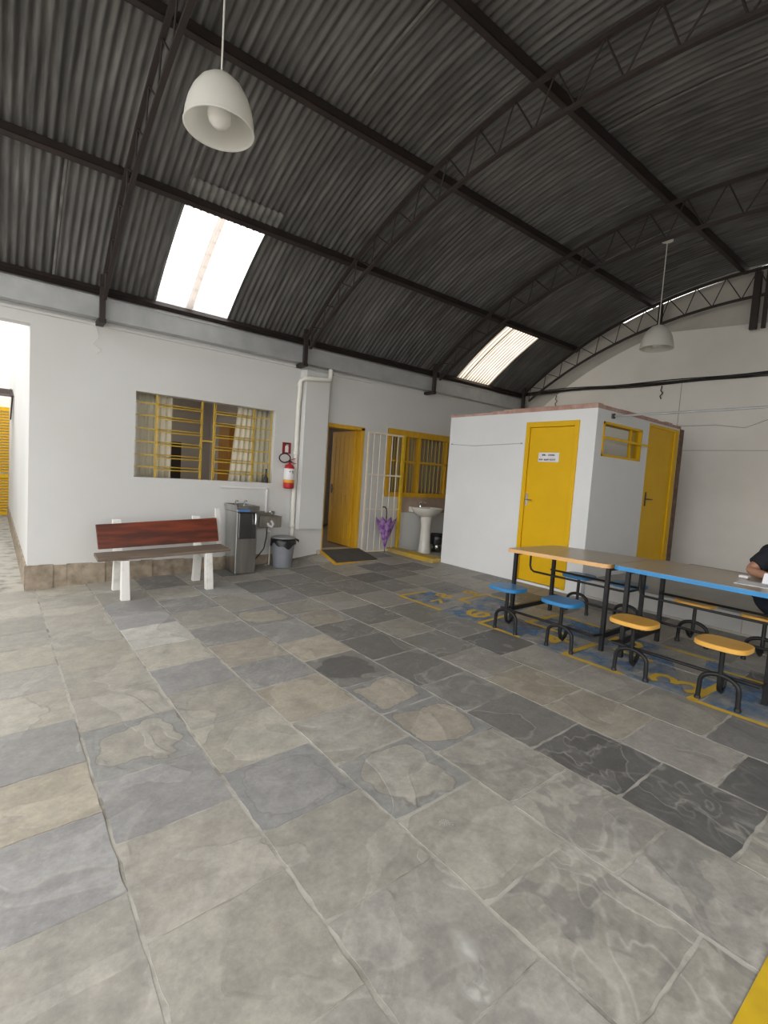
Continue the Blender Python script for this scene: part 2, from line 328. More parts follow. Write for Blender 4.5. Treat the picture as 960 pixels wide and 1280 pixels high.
# ------------------------------------------------------------------ setting: floor of flagstones
rng = random.Random(7)
def build_floor():
    mb = MB(); cols = []
    BE = (.435, .412, .36); BE2 = (.455, .412, .345); GR = (.395, .377, .338); BL = (.34, .336, .33); PL = (.60, .59, .55); DK = (.165, .163, .16); MD = (.25, .245, .233)
    xs = [-4.35, -3.85, -3.33, -2.82, -2.3, -1.75, -1.2, -.65, -.11, .41, .93, 1.445, 1.967, 2.447, 2.94, 3.42, 3.92, 4.42, 4.92, 5.42, 5.92]
    J = {8: [(6.57, BE), (5.865, GR), (5.35, GR), (4.9, BE), (4.413, GR), (3.934, BE), (3.413, BL), (2.88, BE2), (2.413, BL), (1.889, GR), (1.30, GR), (.75, BE)],
         9: [(6.56, GR), (6.02, BE), (5.63, BE), (5.18, GR), (4.695, BE), (4.177, BE), (3.674, BE), (3.197, BE), (2.64, BL), (2.158, BE), (1.634, GR), (1.10, GR), (.55, BE)],
         10: [(6.4, GR), (5.9, BL), (5.4, BL), (4.957, PL), (4.378, BE), (3.878, BL), (3.409, BE), (2.867, BE), (2.367, BL), (1.868, GR), (1.34, GR), (.82, GR), (.3, GR)],
         11: [(6.3, BE), (5.75, BL), (5.2, GR), (4.65, BL), (4.106, BE2), (3.607, BL), (3.141, BE2), (2.607, GR), (2.085, GR), (1.578, GR), (1.054, GR), (.524, GR), (.0, MD)],
         12: [(6.2, BL), (5.6, GR), (4.95, BE2), (4.391, BL), (3.837, BE2), (3.386, DK), (2.816, BE2), (2.367, BE2), (1.859, GR), (1.343, GR), (.832, GR), (.3, MD)],
         13: [(6.1, MD), (5.5, BL), (4.95, GR), (4.5, BE2), (4.089, MD), (3.614, MD), (3.095, MD), (2.525, MD), (2.082, MD), (1.571, DK), (1.06, DK), (.574, GR), (.05, GR)],
         14: [(6.2, MD), (5.6, MD), (5.0, GR), (4.4, MD), (3.823, GR), (3.357, MD), (2.828, GR), (2.338, BE2), (1.823, BE2), (1.309, GR), (.806, DK), (.3, MD)],
         15: [(6.1, MD), (5.5, MD), (4.8, GR), (4.2, MD), (3.574, MD), (3.062, DK), (2.568, GR), (2.029, GR), (1.536, GR), (1.027, MD), (.5, DK)]}
    VE = {(11, 1.054): 1, (12, .832): 1, (12, 1.343): .9, (13, 1.06): .5, (12, 1.859): .6, (13, .574): 1, (12, .3): 1, (13, .05): 1, (11, .0): 1, (11, .524): 1, (14, .3): .8, (10, 1.34): .35, (10, .82): .5, (11, 1.578): .25, (10, .3): .8}
    PA = {(9, 3.197): .8, (12, 2.816): 1, (12, 2.367): 1, (12, 4.95): 1, (13, 4.5): 1, (11, 2.085): .8, (10, 2.367): .6, (12, 3.386): -.45, (11, 3.607): -.5, (13, 2.525): -.5, (10, 3.409): .3}
    cen = []
    pal = [BE, BE, GR, GR, BL, MD]
    for c in range(len(xs) - 1):
        x0, x1 = xs[c], xs[c + 1]
        if c in J:
            L = list(J[c])
        else:
            y = 6.4 + rng.uniform(-.3, .3); L = []
            while y > -.2:
                L.append((y, rng.choice(pal if c < 8 else [MD, GR, GR, DK]))); y -= rng.uniform(.45, .58)
        top = 7.0 if x1 > .35 else 15.5
        ys = []
        y = top
        # rows between the wall (or the passage beyond the corner) and the first listed joint
        firsty = L[0][0]; extra = []
        while y - firsty > .75:
            extra.append((y, rng.choice(pal))); y -= .52
        extra.append((y, rng.choice([GR, MD, BE] if c > 7 else pal)))
        L = extra + L
        y = L[-1][0] - .52; 
        while y > -3.2:
            L.append((y, rng.choice(pal))); y -= rng.uniform(.48, .56)
        L.append((y, GR))
        for i in range(len(L) - 1):
            ya, tone = L[i][0], L[i][1]; yb = L[i + 1][0]
            # tone belongs to the stone just below (nearer than) the joint
            gx = .0085 if c > 8 else .006; gy = .008 if c > 10 else .004
            X0, X1, Y0, Y1 = x0 + gx, x1 - gx, yb + gy, ya - gy
            if Y1 - Y0 < .05: continue
            k = 9; out = []
            j = lambda a=.0045: rng.uniform(-a, a)
            for t in range(k): out.append((X0 + (X1 - X0) * t / k, Y0 + j() + (.012 if t == 0 else 0)))
            for t in range(k): out.append((X1 + j(), Y0 + (Y1 - Y0) * t / k))
            for t in range(k): out.append((X1 - (X1 - X0) * t / k, Y1 + j()))
            for t in range(k): out.append((X0 + j(), Y1 - (Y1 - Y0) * t / k))
            dz = rng.uniform(-.0015, .002); n = len(out)
            sl = rng.uniform(-.003, .003)
            zt = [fz(a, b) + dz + sl * (a - x0) for a, b in out]
            cen_ = ((X0 + X1) / 2, (Y0 + Y1) / 2)
            vs = [(a, b, z) for (a, b), z in zip(out, zt)] + [(a, b, z - .018) for (a, b), z in zip(out, zt)]
            e = rng.uniform(.93, 1.07) * (.86 if c >= 13 and ya > .6 else 1)
            col = (tone[0] * e, tone[1] * e, tone[2] * e * rng.uniform(.98, 1.03), VE.get((c, L[i][0]), rng.choice([.12, .2, .3, .45]) if x0 > 1.4 else .06))
            mb.add(vs, [tuple(range(n))]); cols.append(col); cen += [(cen_[0], cen_[1], PA.get((c, L[i][0]), 0))] * (n + 1)
            mb.add(vs, [(t, t + n, (t + 1) % n + n, (t + 1) % n) for t in range(n)]); cols += [col] * n
    # mortar bed
    gx = np.linspace(-4.4, 6.0, 53); gy = np.linspace(-3.3, 15.6, 96)
    o = len(mb.v); vs = [(x, y, fz(x, y) - .0022) for y in gy for x in gx]; fs = []
    nx = len(gx)
    for a in range(len(gy) - 1):
        for b_ in range(nx - 1):
            if gy[a] > 7.05 and gx[b_] > .45: continue
            fs.append((a * nx + b_, a * nx + b_ + 1, (a + 1) * nx + b_ + 1, (a + 1) * nx + b_))
    mb.add(vs, fs, mi=1); cols += [(.4, .4, .4, 0)] * len(fs); cen += [(0, 0, 0)] * len(fs)
    mb.col = cols
    o = mb.build('floor', [M['stone'], M['mortar']], kind='structure')
    ca = o.data.attributes.new('patch', 'FLOAT_VECTOR', 'FACE'); ca.data.foreach_set('vector', np.array(cen, dtype=np.float32).ravel()); return o
build_floor()
# ground beneath everything, outside the paving
MB().box(-30, 30, -20, 40, -.6, -.35).build('ground', mat('outside_ground', (.42, .40, .36), .9, sc=1), kind='structure')

# ------------------------------------------------------------------ walls
def wall_y(mb, y0, y1, x0, x1, z0, z1, holes, mi=0):
    xs = sorted({x0, x1, *[h[0] for h in holes], *[h[1] for h in holes]}); zs = sorted({z0, z1, *[h[2] for h in holes], *[h[3] for h in holes]})
    inh = lambda a, b: any(h[0] < a < h[1] and h[2] < b < h[3] for h in holes)
    cell = {}
    for i in range(len(xs) - 1):
        for k in range(len(zs) - 1): cell[i, k] = not inh((xs[i] + xs[i + 1]) / 2, (zs[k] + zs[k + 1]) / 2)
    for (i, k), ok in cell.items():
        if not ok: continue
        a, b, c, d = xs[i], xs[i + 1], zs[k], zs[k + 1]
        mb.add([(a, y0, c), (b, y0, c), (b, y0, d), (a, y0, d)], [(0, 1, 2, 3)], mi=mi); mb.add([(a, y1, c), (b, y1, c), (b, y1, d), (a, y1, d)], [(3, 2, 1, 0)], mi=mi)
        if not cell.get((i - 1, k), False): mb.add([(a, y0, c), (a, y0, d), (a, y1, d), (a, y1, c)], [(0, 1, 2, 3)], mi=mi)
        if not cell.get((i + 1, k), False): mb.add([(b, y0, c), (b, y1, c), (b, y1, d), (b, y0, d)], [(0, 1, 2, 3)], mi=mi)
        if not cell.get((i, k - 1), False): mb.add([(a, y0, c), (a, y1, c), (b, y1, c), (b, y0, c)], [(0, 1, 2, 3)], mi=mi)
        if not cell.get((i, k + 1), False): mb.add([(a, y0, d), (b, y0, d), (b, y1, d), (a, y1, d)], [(0, 1, 2, 3)], mi=mi)
    return mb
YW = 7.0
W1 = (1.43, 3.355, 1.395, 2.485); D1 = (4.28, 5.0, .33, 2.41); W2 = (5.56, 7.2, 1.285, 2.455)
mb = MB(); wall_y(mb, YW, YW + .18, .33, 9.35, -.1, 3.75, [W1, D1, W2])
mb.build('wall_back', M['white_wall'], kind='structure')
MB().box(-4.5, .33, YW, YW + .18, 3.06, 3.75).build('wall_lintel', M['white_wall'], kind='structure')
MB().box(.33, .5, YW + .18, 15.2, -.1, 3.6).build('wall_left', M['white_wall'], kind='structure')
# plinth of rough cement along the foot of the back wall
mb = MB()
for i in range(24):
    x0 = .31 + i * (3.6 - .31) / 24; x1 = .31 + (i + 1) * (3.6 - .31) / 24
    d = .018 + .008 * math.sin(i * 1.7); t = .305 + .006 * math.sin(i * 2.3)
    mb.box(x0, x1, YW - d, YW + .03, fz(x0, 7) - .12, t)
mb.box(.31, .35, YW - .02, YW + 8, -.1, .3)
mb.build('baseboard_back', M['plinth'], kind='structure')
# ledge line under the gutter
MB().box(-4.5, 5.1, YW - .03, YW + .01, 3.06 + .12, 3.215).build('trim_1', M['white_wall'], kind='structure', bevel=.006)
# hanging boxed pillar
mb = MB(); mb.prism([(3.745, 7.0), (3.745, 6.93), (3.79, 6.885), (4.205, 6.885), (4.235, 6.91), (4.235, 7.0)], .70, 3.16)
mb.build('pillar', M['white_wall'], kind='structure')

# far wall (end of the shed) with arched top
XF = 9.2; RC, YC, ZC = 6.9, 2.5, -1.7
def arch(r, y): return ZC + math.sqrt(max(0.0, r * r - (y - YC) ** 2))
ysA = [7.18 - i * (7.18 + 2.3) / 60 for i in range(61)]
def farwall(x0, x1, topf, name, m):
    mb = MB(); n = len(ysA)
    vs = [(x0, y, -.1) for y in ysA] + [(x0, y, topf(y)) for y in ysA] + [(x1, y, -.1) for y in ysA] + [(x1, y, topf(y)) for y in ysA]
    fs = []
    for i in range(n - 1):
        fs += [(i, n + i, n + i + 1, i + 1), (2 * n + i, 2 * n + i + 1, 3 * n + i + 1, 3 * n + i), (n + i, 3 * n + i, 3 * n + i + 1, n + i + 1)]
    mb.add(vs, fs)
    return mb.build(name, m, kind='structure')
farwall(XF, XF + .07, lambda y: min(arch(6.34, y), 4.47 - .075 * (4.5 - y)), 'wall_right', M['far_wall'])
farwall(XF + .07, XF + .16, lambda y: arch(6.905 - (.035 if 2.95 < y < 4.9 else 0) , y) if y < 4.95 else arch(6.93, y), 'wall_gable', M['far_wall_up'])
# brighter lower band and plaster seams of the far wall
mb = MB(); mb.box(XF - .012, XF + .01, -2.3, 7.0, .30, .765); mb.build('baseboard_right', M['far_wall'], kind='structure')
mb = MB()
mb.box(XF - .004, XF + .01, -2.3, 3.6, 2.385, 2.393); mb.box(XF - .004, XF + .01, 3.68, 3.688, 2.4, 3.55); mb.box(XF - .004, XF + .01, 1.0, 1.006, .8, 2.39)
mb.build('trim_2', M['seam'], kind='structure')
MB().box(3.4, 9.35, -2.45, -2.3, -.3, 3.6).build('wall_light_block', M['far_wall'], kind='structure')  # unseen wall behind the camera, added and sized to hold back light
# rear rooms behind the back wall; hidden openings added to let daylight in
mb = MB(); 
wall_y(mb, 10.4, 10.5, .5, 9.3, 0, 3.5, [(3.8, 5.4, .9, 3.0)]); mb.box(3.55, 3.63, 7.18, 10.4, 0, 3.5); mb.box(9.2, 9.3, 7.18, 10.4, 0, 3.5)
mb.box(.5, 9.3, 7.18, 8.7, 3.2, 3.3); mb.box(1.9, 9.3, 8.7, 10.5, 3.2, 3.3)
mb.build('wall_rear_room', M['room_wall'], kind='structure')
MB().box(.5, 9.3, 7.181, 10.5, .1, .335).build('floor_rear_room', M['room_floor'], kind='structure')

# ------------------------------------------------------------------ barrel roof
TILT_EDGE = 7.12
def roof():
    mb = MB(); cols = []
    pitch = .076; sub = 6; xs0, xs1 = -1.7, 9.3
    nx = int((xs1 - xs0) / pitch * sub)
    y0, y1 = TILT_EDGE, -2.2
    a0 = math.asin((y0 - YC) / RC); a1 = math.asin((y1 - YC) / RC); na = 44
    sk = [(1.6, 2.535), (7.13, 8.06)]; aS0 = math.asin((5.80 - YC) / RC); aS1 = math.asin((6.96 - YC) / RC)
    bounds = [-2.7, -1.7, -.55, .53, 1.6, 2.535, 3.66, 4.82, 6.2, 7.16, 8.06, 9.3]
    bands = [9, 6.96, 5.70, 4.27, 2.91, 1.4, 0, -1.3, -3]
    tn = {}
    r = random.Random(3)
    angs = sorted(set([a0 + (a1 - a0) * i / na for i in range(na + 1)] + [aS0, aS1]), reverse=True)
    X = [xs0 + i * pitch / sub for i in range(nx + 1)]
    prof = [.012 * math.sin(2 * PI * i / sub) for i in range(nx + 1)]
    lays = [[], [], []]
    vs = []
    for a in angs:
        sa, ca = math.sin(a), math.cos(a)
        for x, p in zip(X, prof):
            R = RC + .045 + p; vs.append((x, YC + R * sa, ZC + R * ca))
    w = nx + 1; main = []; sky1 = []; sky2 = []
    for i in range(len(angs) - 1):
        am = (angs[i] + angs[i + 1]) / 2; ym = YC + RC * math.sin(am)
        bi = next(k for k in range(len(bands) - 1) if bands[k] >= ym > bands[k + 1])
        for j in range(nx):
            xm = (X[j] + X[j + 1]) / 2; f = (i * w + j, i * w + j + 1, (i + 1) * w + j + 1, (i + 1) * w + j)
            if aS1 > am > aS0:
                if sk[0][0] < xm < sk[0][1]: sky1.append(f); continue
                if sk[1][0] < xm < sk[1][1]: sky2.append(f); continue
            si = next((k for k in range(len(bounds) - 1) if bounds[k] <= xm < bounds[k + 1]), 10)
            if (si, bi) not in tn:
                g = r.uniform(.070, .108); tn[si, bi] = (g * 1.0, g * .985, g * .965, 1)
            main.append(f); cols.append(tn[si, bi])
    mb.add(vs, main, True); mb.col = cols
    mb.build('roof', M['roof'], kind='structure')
    def sky(fl, name, label, m):
        used = sorted({k for f in fl for k in f}); mp = {k: n for n, k in enumerate(used)}
        q = MB(); q.add([vs[k] for k in used], [tuple(mp[k] for k in f) for f in fl], True)
        return tag(q.build(name, m), label, 'skylight', 'skylight panels in the barrel roof')
    sky(sky1, 'skylight_panel', 'large blown-out white translucent skylight above the yellow barred window', M['skylight'])
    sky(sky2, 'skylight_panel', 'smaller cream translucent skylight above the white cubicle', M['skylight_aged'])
    # bare laps between sheets
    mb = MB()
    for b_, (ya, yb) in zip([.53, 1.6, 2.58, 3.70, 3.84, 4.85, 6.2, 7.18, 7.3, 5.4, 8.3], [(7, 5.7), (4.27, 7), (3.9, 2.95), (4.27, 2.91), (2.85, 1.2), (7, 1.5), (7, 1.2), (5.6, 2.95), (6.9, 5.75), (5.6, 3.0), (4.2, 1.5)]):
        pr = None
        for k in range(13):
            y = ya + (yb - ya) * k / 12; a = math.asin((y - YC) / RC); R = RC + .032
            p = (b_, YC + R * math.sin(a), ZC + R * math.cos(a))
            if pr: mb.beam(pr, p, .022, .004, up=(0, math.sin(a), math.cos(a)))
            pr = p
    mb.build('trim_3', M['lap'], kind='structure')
    # strip of lap above the large skylight, and its middle overlap
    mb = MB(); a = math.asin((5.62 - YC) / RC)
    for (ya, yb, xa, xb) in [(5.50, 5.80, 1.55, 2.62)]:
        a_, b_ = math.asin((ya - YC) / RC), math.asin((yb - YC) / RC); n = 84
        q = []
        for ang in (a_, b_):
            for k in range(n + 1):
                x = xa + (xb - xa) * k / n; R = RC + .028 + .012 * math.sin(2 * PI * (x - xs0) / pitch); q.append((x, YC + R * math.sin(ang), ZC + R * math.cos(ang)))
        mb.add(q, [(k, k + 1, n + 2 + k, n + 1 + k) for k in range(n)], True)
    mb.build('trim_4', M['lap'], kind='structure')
    mb = MB(); pr = None
    for k in range(9):
        ang = aS0 + (aS1 - aS0) * k / 8; R = RC + .055; p = (2.03, YC + R * math.sin(ang), ZC + R * math.cos(ang))
        if pr: mb.beam(pr, p, .085, .01, up=(0, math.sin(ang), math.cos(ang)))
        pr = p
    mb.build('trim_5', skylight_mat('skylight_overlap', (.62, .58, .55), .1), kind='structure')
roof()
# gutter along the eave
mb = MB(); mb.box(-1.7, 9.19, YW - .17, YW - .035, 3.24, 3.26); mb.box(-1.7, 9.19, YW - .175, YW - .16, 3.24, 3.475); mb.box(-1.7, 9.19, YW - .185, YW - .15, 3.465, 3.48)
tag(mb.build('gutter', M['galv'], bevel=.003), 'long grey galvanised box gutter along the eave above the white wall', 'gutter')

# purlins
for y, lab in ((6.93, 'lowest dark steel purlin, along the eave over the gutter'), (5.70, 'dark steel purlin along the top edge of both skylights'),
               (4.27, 'dark steel purlin second above the skylights'), (2.91, 'dark steel purlin nearest the roof crown, third above the skylights')):
    a = math.asin((y - YC) / RC); R0, R1 = RC - .085, RC + .022; sa, ca = math.sin(a), math.cos(a)
    mb = MB(); t = Vector((0, ca, -sa)); n = Vector((0, sa, ca)); c = Vector((0, YC, ZC))
    if y > 6.9: R0 += .03
    def pb(r0, r1, w0, w1):
        P = lambda x, r, w: Vector((x, 0, 0)) + c + n * r + t * w
        mb.hexa([P(-1.7, r0, w0), P(9.15, r0, w0), P(-1.7, r0, w1), P(9.15, r0, w1), P(-1.7, r1, w0), P(9.15, r1, w0), P(-1.7, r1, w1), P(9.15, r1, w1)])
    pb(R0, R1, -.03, -.022); pb(R0, R0 + .008, -.03, .03); pb(R1 - .008, R1, -.03, .03); pb(R0, R0 + .022, .024, .03)
    tag(mb.build('roof_purlin', M['rust_steel'], fixn=True), lab, 'purlin', 'steel purlins under the roof')

# arched trusses
def truss(x, lab, n_web=22):
    t = thing('roof_truss', (x, 6.775, 3.2), lab, 'truss', 'arched steel roof trusses')
    off = Vector((-x, -6.775, -3.2))
    ro, ri = 6.80, 6.42
    aR = math.asin((6.775 - YC) / ro); aL = -aR
    rf = lambda a: 6.40 + .185 * (abs(a) / aR) ** 1.5
    def pt(r, a):
        if r == ri: r = rf(a)
        return Vector((x, YC + r * math.sin(a), ZC + r * math.cos(a)))
    n = 48
    for r, nm, w, h in ((ro, 'top_chord', .04, .04), (ri, 'bottom_chord', .04, .032)):
        aa = aR; mb = MB()
        for k in range(n):
            a, b = aa - 2 * aa * k / n, aa - 2 * aa * (k + 1) / n
            mb.beam(pt(r, a) + off, pt(r, b) + off, w, h, up=(0, math.sin(a), math.cos(a)))
        mb.build(nm, M['rust_steel'], t)
    mb = MB()
    for k in range(n_web):
        a, b, m_ = aR * (1 - 2 * k / n_web), aR * (1 - 2 * (k + 1) / n_web), aR * (1 - 2 * (k + .5) / n_web)
        mb.tube([pt(ri, a) + off, pt(ro, m_) + off], .008, 6); mb.tube([pt(ro, m_) + off, pt(ri, b) + off], .008, 6)
    mb.build('web_bars', M['rust_steel'], t)
    mb = MB()
    mb.box(-.03, .03, -.025, .025, .0, .52); mb.box(-.04, .04, -.03, .22, -.02, .025)
    mb.build('foot_bracket', M['rust_steel'], t)
    return t
truss(1.0, 'arched steel truss standing on the wall left of the large bright skylight')
truss(3.68, 'arched steel truss whose foot sits above the white boxed pillar')
truss(6.36, 'arched steel truss whose foot sits above the curtained window beside the cubicle')
t = truss(9.03, 'arched steel truss against the far end wall')
mb = MB(); mb.beam((-.0, 2.70 - 6.775, 1.0), (0, 2.70 - 6.775, 1.85), .09, .07); mb.beam((0, 2.57 - 6.775, 1.0), (0, 2.57 - 6.775, 1.85), .05, .05); mb.build('post', M['rust_steel'], t)
mb = MB(); mb.beam((0, 4.08 - 6.775, 1.35), (0, 4.08 - 6.775, 1.68), .06, .06); mb.build('post', M['rust_steel'], t)

# ------------------------------------------------------------------ cubicle (hut) in the far corner
HX0, HX1, HY0, HY1, HZ = 5.8, 8.2, 3.24, 5.72, 2.625
DF = (3.462, 4.25, .305, 2.485)     # front door in y
mb = MB()
# front wall (x = HX0) with the door hole
q = MB(); wall_y(q, HX0, HX0 + .12, HY0, HY1, .0, HZ, [DF])
mb.add([(y, x, z) for x, y, z in q.v], [f[::-1] for f in q.f])
mb.build('wall_cubicle_front', M['hut_white'], kind='structure')
WR = (5.96, 6.99, 2.05, 2.48); DR = (7.20, 8.19, .5, 2.60)
mb = MB(); wall_y(mb, HY0, HY0 + .12, HX0 + .12, HX1, .0, HZ, [WR, DR]); mb.build('wall_cubicle_side', M['hut_white'], kind='structure')
MB().box(HX0 + .12, HX1, HY1 - .12, HY1 - .0, 0, HZ - .001).build('wall_cubicle_back', M['white_wall'], kind='structure')
MB().box(HX1, HX1 + .13, HY0 - .012, HY0 + .12, .0, HZ).build('wall_cubicle_edge', M['brick_edge'], kind='structure')
mb = MB(); r = random.Random(5)
y = HY0
while y < HY1 - .05:
    w = r.uniform(.2, .45); mb.box(HX0 - .006, HX0 + .12, y, min(HY1, y + w), HZ, HZ + r.choice([.035, .045, .06])); y += w
x = HX0 + .12
while x < HX1:
    w = r.uniform(.2, .45); mb.box(x, min(HX1 + .1, x + w), HY0 - .006, HY0 + .12, HZ, HZ + r.choice([.04, .05, .055])); x += w
mb.build('trim_6', M['brick'], kind='structure', bevel=.004)

def lever(mb, p, d, out, plate=.07):
    p, d, out = Vector(p), Vector(d), Vector(out)
    mb.beam(p + out * .004 + Vector((0, 0, -plate)), p + out * .004 + Vector((0, 0, plate)), .035, .008, up=out)
    mb.tube([p, p + out * .045, p + out * .05 + d * .02, p + out * .05 + d * .11], .008, 8)
# front door: frame, leaf, handle, sign
dr = thing('door_2', (HX0, 3.856, .3), None, None); dr['kind'] = 'structure'
o = Vector((-HX0, -3.856, -.3))
mb = MB()
y0, y1, z0, z1 = DF
def bx(mb, x0, x1, ya, yb, za, zb, o=o): mb.box(x0 + o.x, x1 + o.x, ya + o.y, yb + o.y, za + o.z, zb + o.z)
bx(mb, HX0 - .02, HX0 + .12, y0, y0 + .06, z0, z1); bx(mb, HX0 - .02, HX0 + .12, y1 - .06, y1, z0, z1); bx(mb, HX0 - .02, HX0 + .12, y0 + .06, y1 - .06, z1 - .07, z1)
mb.build('door_frame', M['yellow'], dr, bevel=.005)
mb = MB(); bx(mb, HX0 + .0, HX0 + .035, y0 + .064, y1 - .066, z0 + .012, z1 - .075); mb.build('door_leaf', M['yellow'], dr, bevel=.003)
mb = MB(); lever(mb, (0, 4.155 + o.y, 1.43 + o.z), (0, -1, 0), (-1, 0, 0), .085); mb.build('door_handle', M['chrome'], dr)
sg = thing('door_sign', (HX0 - .004, 3.87, 2.012), 'small white paper sign with two dark lines on the yellow cubicle door', 'sign')
MB().box(-.002, .003, -.155, .155, -.062, .062).build('sign_plate', M['label_white'], sg)
r = random.Random(11)
for z, ya, yb in ((.030, .12, -.11), (-.032, .14, -.10)):
    y = ya; mb = MB()
    while y > yb:
        w = r.choice([.012, .016, .018]); h = .011
        if r.random() < .85:   # worn capitals, too small to read
            mb.box(-.004, -.002, y - .004, y, z - h, z + h)
            mb.box(-.004, -.002, y - w, y, z + r.choice([h - .004, -.002, -h]), z + r.choice([h, .003, -h + .005]))
            if r.random() < .6: mb.box(-.004, -.002, y - w, y - w + .004, z - h, z + h)
        y -= w + .006
    mb.build('lettering_line', M['ink'], sg)

# side door and side window
dr = thing('door_3', (7.63, HY0, .5), None, None); dr['kind'] = 'structure'; o3 = Vector((-7.63, -HY0, -.5))
mb = MB(); x0, x1, z0, z1 = DR
bx(mb, x0, x0 + .05, HY0 - .0, HY0 + .12, z0, z1, o3); bx(mb, x1 - .13, x1, HY0 - .002, HY0 + .12, z0, z1, o3); bx(mb, x0 + .05, x1 - .13, HY0, HY0 + .12, z1 - .04, z1, o3)
mb.build('door_frame', M['yellow'], dr, bevel=.004)
mb = MB(); bx(mb, x0 + .03, x1 - .13, HY0 + .02, HY0 + .055, z0, z1 - .04, o3); mb.build('door_leaf', M['yellow'], dr)
mb = MB(); lever(mb, (7.33 - 7.63, .02, 1.54 - .5), (1, 0, 0), (0, -1, 0), .1); mb.build('door_handle', M['dark'], dr)
wn = thing('window_3', (6.475, HY0, 2.05), None, None); wn['kind'] = 'structure'; ow = Vector((-6.475, -HY0, -2.05))
x0, x1, z0, z1 = WR; mb = MB()
bx(mb, x0, x0 + .03, HY0 - .01, HY0 + .11, z0, z1, ow); bx(mb, x1 - .03, x1, HY0 - .01, HY0 + .11, z0, z1, ow); bx(mb, x0, x1, HY0 - .01, HY0 + .11, z0, z0 + .03, ow); bx(mb, x0, x1, HY0 - .01, HY0 + .11, z1 - .03, z1, ow)
bx(mb, 6.74, 6.77, HY0 + .02, HY0 + .06, z0, z1, ow)
mb.build('window_frame', M['yellow'], wn)
mb = MB(); zz = 2.26 - 2.05
mb.beam((x0 + .02 - 6.475, -.02, zz + .02), (x1 + .12 - 6.475, -.11, zz), .02, .025); mb.beam((x0 + .02 - 6.475, .05, zz + .04), (x1 - .02 - 6.475, .05, zz + .04), .02, .02)
mb.build('vent_bar', M['yellow'], wn)
mb = MB(); bx(mb, x0 + .03, x1 - .03, HY0 + .035, HY0 + .04, z0 + .03, z1 - .03, ow); mb.build('pane', M['glass'], wn)
MB().box(5.93, 7.05, HY0 + .75, HY0 + .78, 1.5, 2.5).build('wall_cubicle_inner', M['curtain'], kind='structure')

# raised platform in front of the cubicle side
mb = MB(); mb.hexa([(5.87, -2.3, 0), (9.2, -2.3, 0), (5.87, HY0, 0), (9.2, HY0, 0), (5.87, -2.3, .47), (9.2, -2.3, .47), (5.87, HY0, .50), (9.2, HY0, .50)])
mb.f[1] = mb.f[1]; mb.mi[4] = 1; mb.mi[2] = 1
mb.build('platform', [M['platform'], M['platform_face']], kind='structure', bevel=.008)
mb = MB(); mb.box(5.862, 5.872, 2.3, 2.305, .25, .47); mb.box(5.862, 5.872, 1.55, 1.555, .25, .47); mb.box(5.855, 5.872, -2.3, HY0 - .05, .2, .30); mb.build('trim_7', M['seam'], kind='structure')

# passage between cubicle and back wall: raised tiles and yellow kerb
MB().box(5.84, 9.2, 5.72, 7.0, 0, .245).build('floor_passage', M['pass_tile'], kind='structure')
mb = MB(); mb.prism([(5.60, .26), (5.66, .325), (5.86, .335), (5.86, .22), (5.6, .22)], 5.73, 6.99, ax='y')
mb.build('kerb', mat('worn_yellow_kerb_paint', (.56, .36, .03), .7, c2=(.34, .27, .14), sc=4, lo=.42, hi=.68), kind='structure', bevel=.012)

# ------------------------------------------------------------------ window 1 (yellow louvre steel window)
w = thing('window_1', (2.39, YW + .09, 1.395), None, None); w['kind'] = 'structure'
ow = Vector((-2.39, -(YW + .09), -1.395)); yy = 0.0
L = lambda x, z, y=0.0: (x - 2.39, y, z - 1.395)
V = [1.70, 2.30, 2.46, 3.06]
mb = MB()
for x in V: mb.beam(L(x, 1.395), L(x, 2.485), .014, .012, up=(0, 1, 0))
mb.beam(L(3.335, 1.395), L(3.335, 2.485), .012, .012, up=(0, 1, 0))
mb.beam(L(2.30, 1.94), L(2.46, 1.94), .016, .016); mb.build('window_frame', M['yellow_steel'], w)
rows = [1.53, 1.69, 1.86, 2.03, 2.20, 2.36]
for z in rows:
    mb = MB()
    for xa, xb in ((1.44, 1.70), (3.06, 3.33)): mb.beam(L(xa, z), L(xb, z), .012, .014)
    mb.build('fixed_bar', M['yellow_steel'], w)
for xa, xb in ((1.71, 2.29), (2.47, 3.05)):
    for z in rows:
        mb = MB()
        # each vent hangs tilted out: upper rail at the frame, lower rail pushed outwards
        up_, lo_ = (0.045, z + .012), (-.055, z - .028)
        mb.tube([(xa - 2.39, up_[0], up_[1] - 1.395), (xb - 2.39, up_[0], up_[1] - 1.395), (xb - 2.39, lo_[0], lo_[1] - 1.395), (xa - 2.39, lo_[0], lo_[1] - 1.395)], .0075, 6, closed=True)
        mb.build('vent_frame', M['yellow_steel'], w)
    mb = MB()
    zz = [1.41] + [q for z in rows for q in (z - .03, z + .02)] + [2.47]
    for s_, x in ((1, xb - .01), (1, xa + .01)):
        mb.tube([(x - 2.39, (-.03 if i % 2 else .0), z - 1.395) for i, z in enumerate(zz)], .006, 5)
    mb.build('side_arm', M['yellow_steel'], w)
mb = MB()
for z in rows:
    for xa, xb in ((1.72, 2.28), (2.48, 3.04)):
        mb.hexa([L(xa, z - .026, -.05), L(xb, z - .026, -.05), L(xa, z + .01, .04), L(xb, z + .01, .04), L(xa, z - .022, -.05), L(xb, z - .022, -.05), L(xa, z + .014, .04), L(xb, z + .014, .04)])
for xa, xb in ((1.44, 1.69), (3.07, 3.33)): mb.box(xa - 2.39, xb - 2.39, .0, .003, .01, 1.08)
mb.build('pane', M['glass'], w)

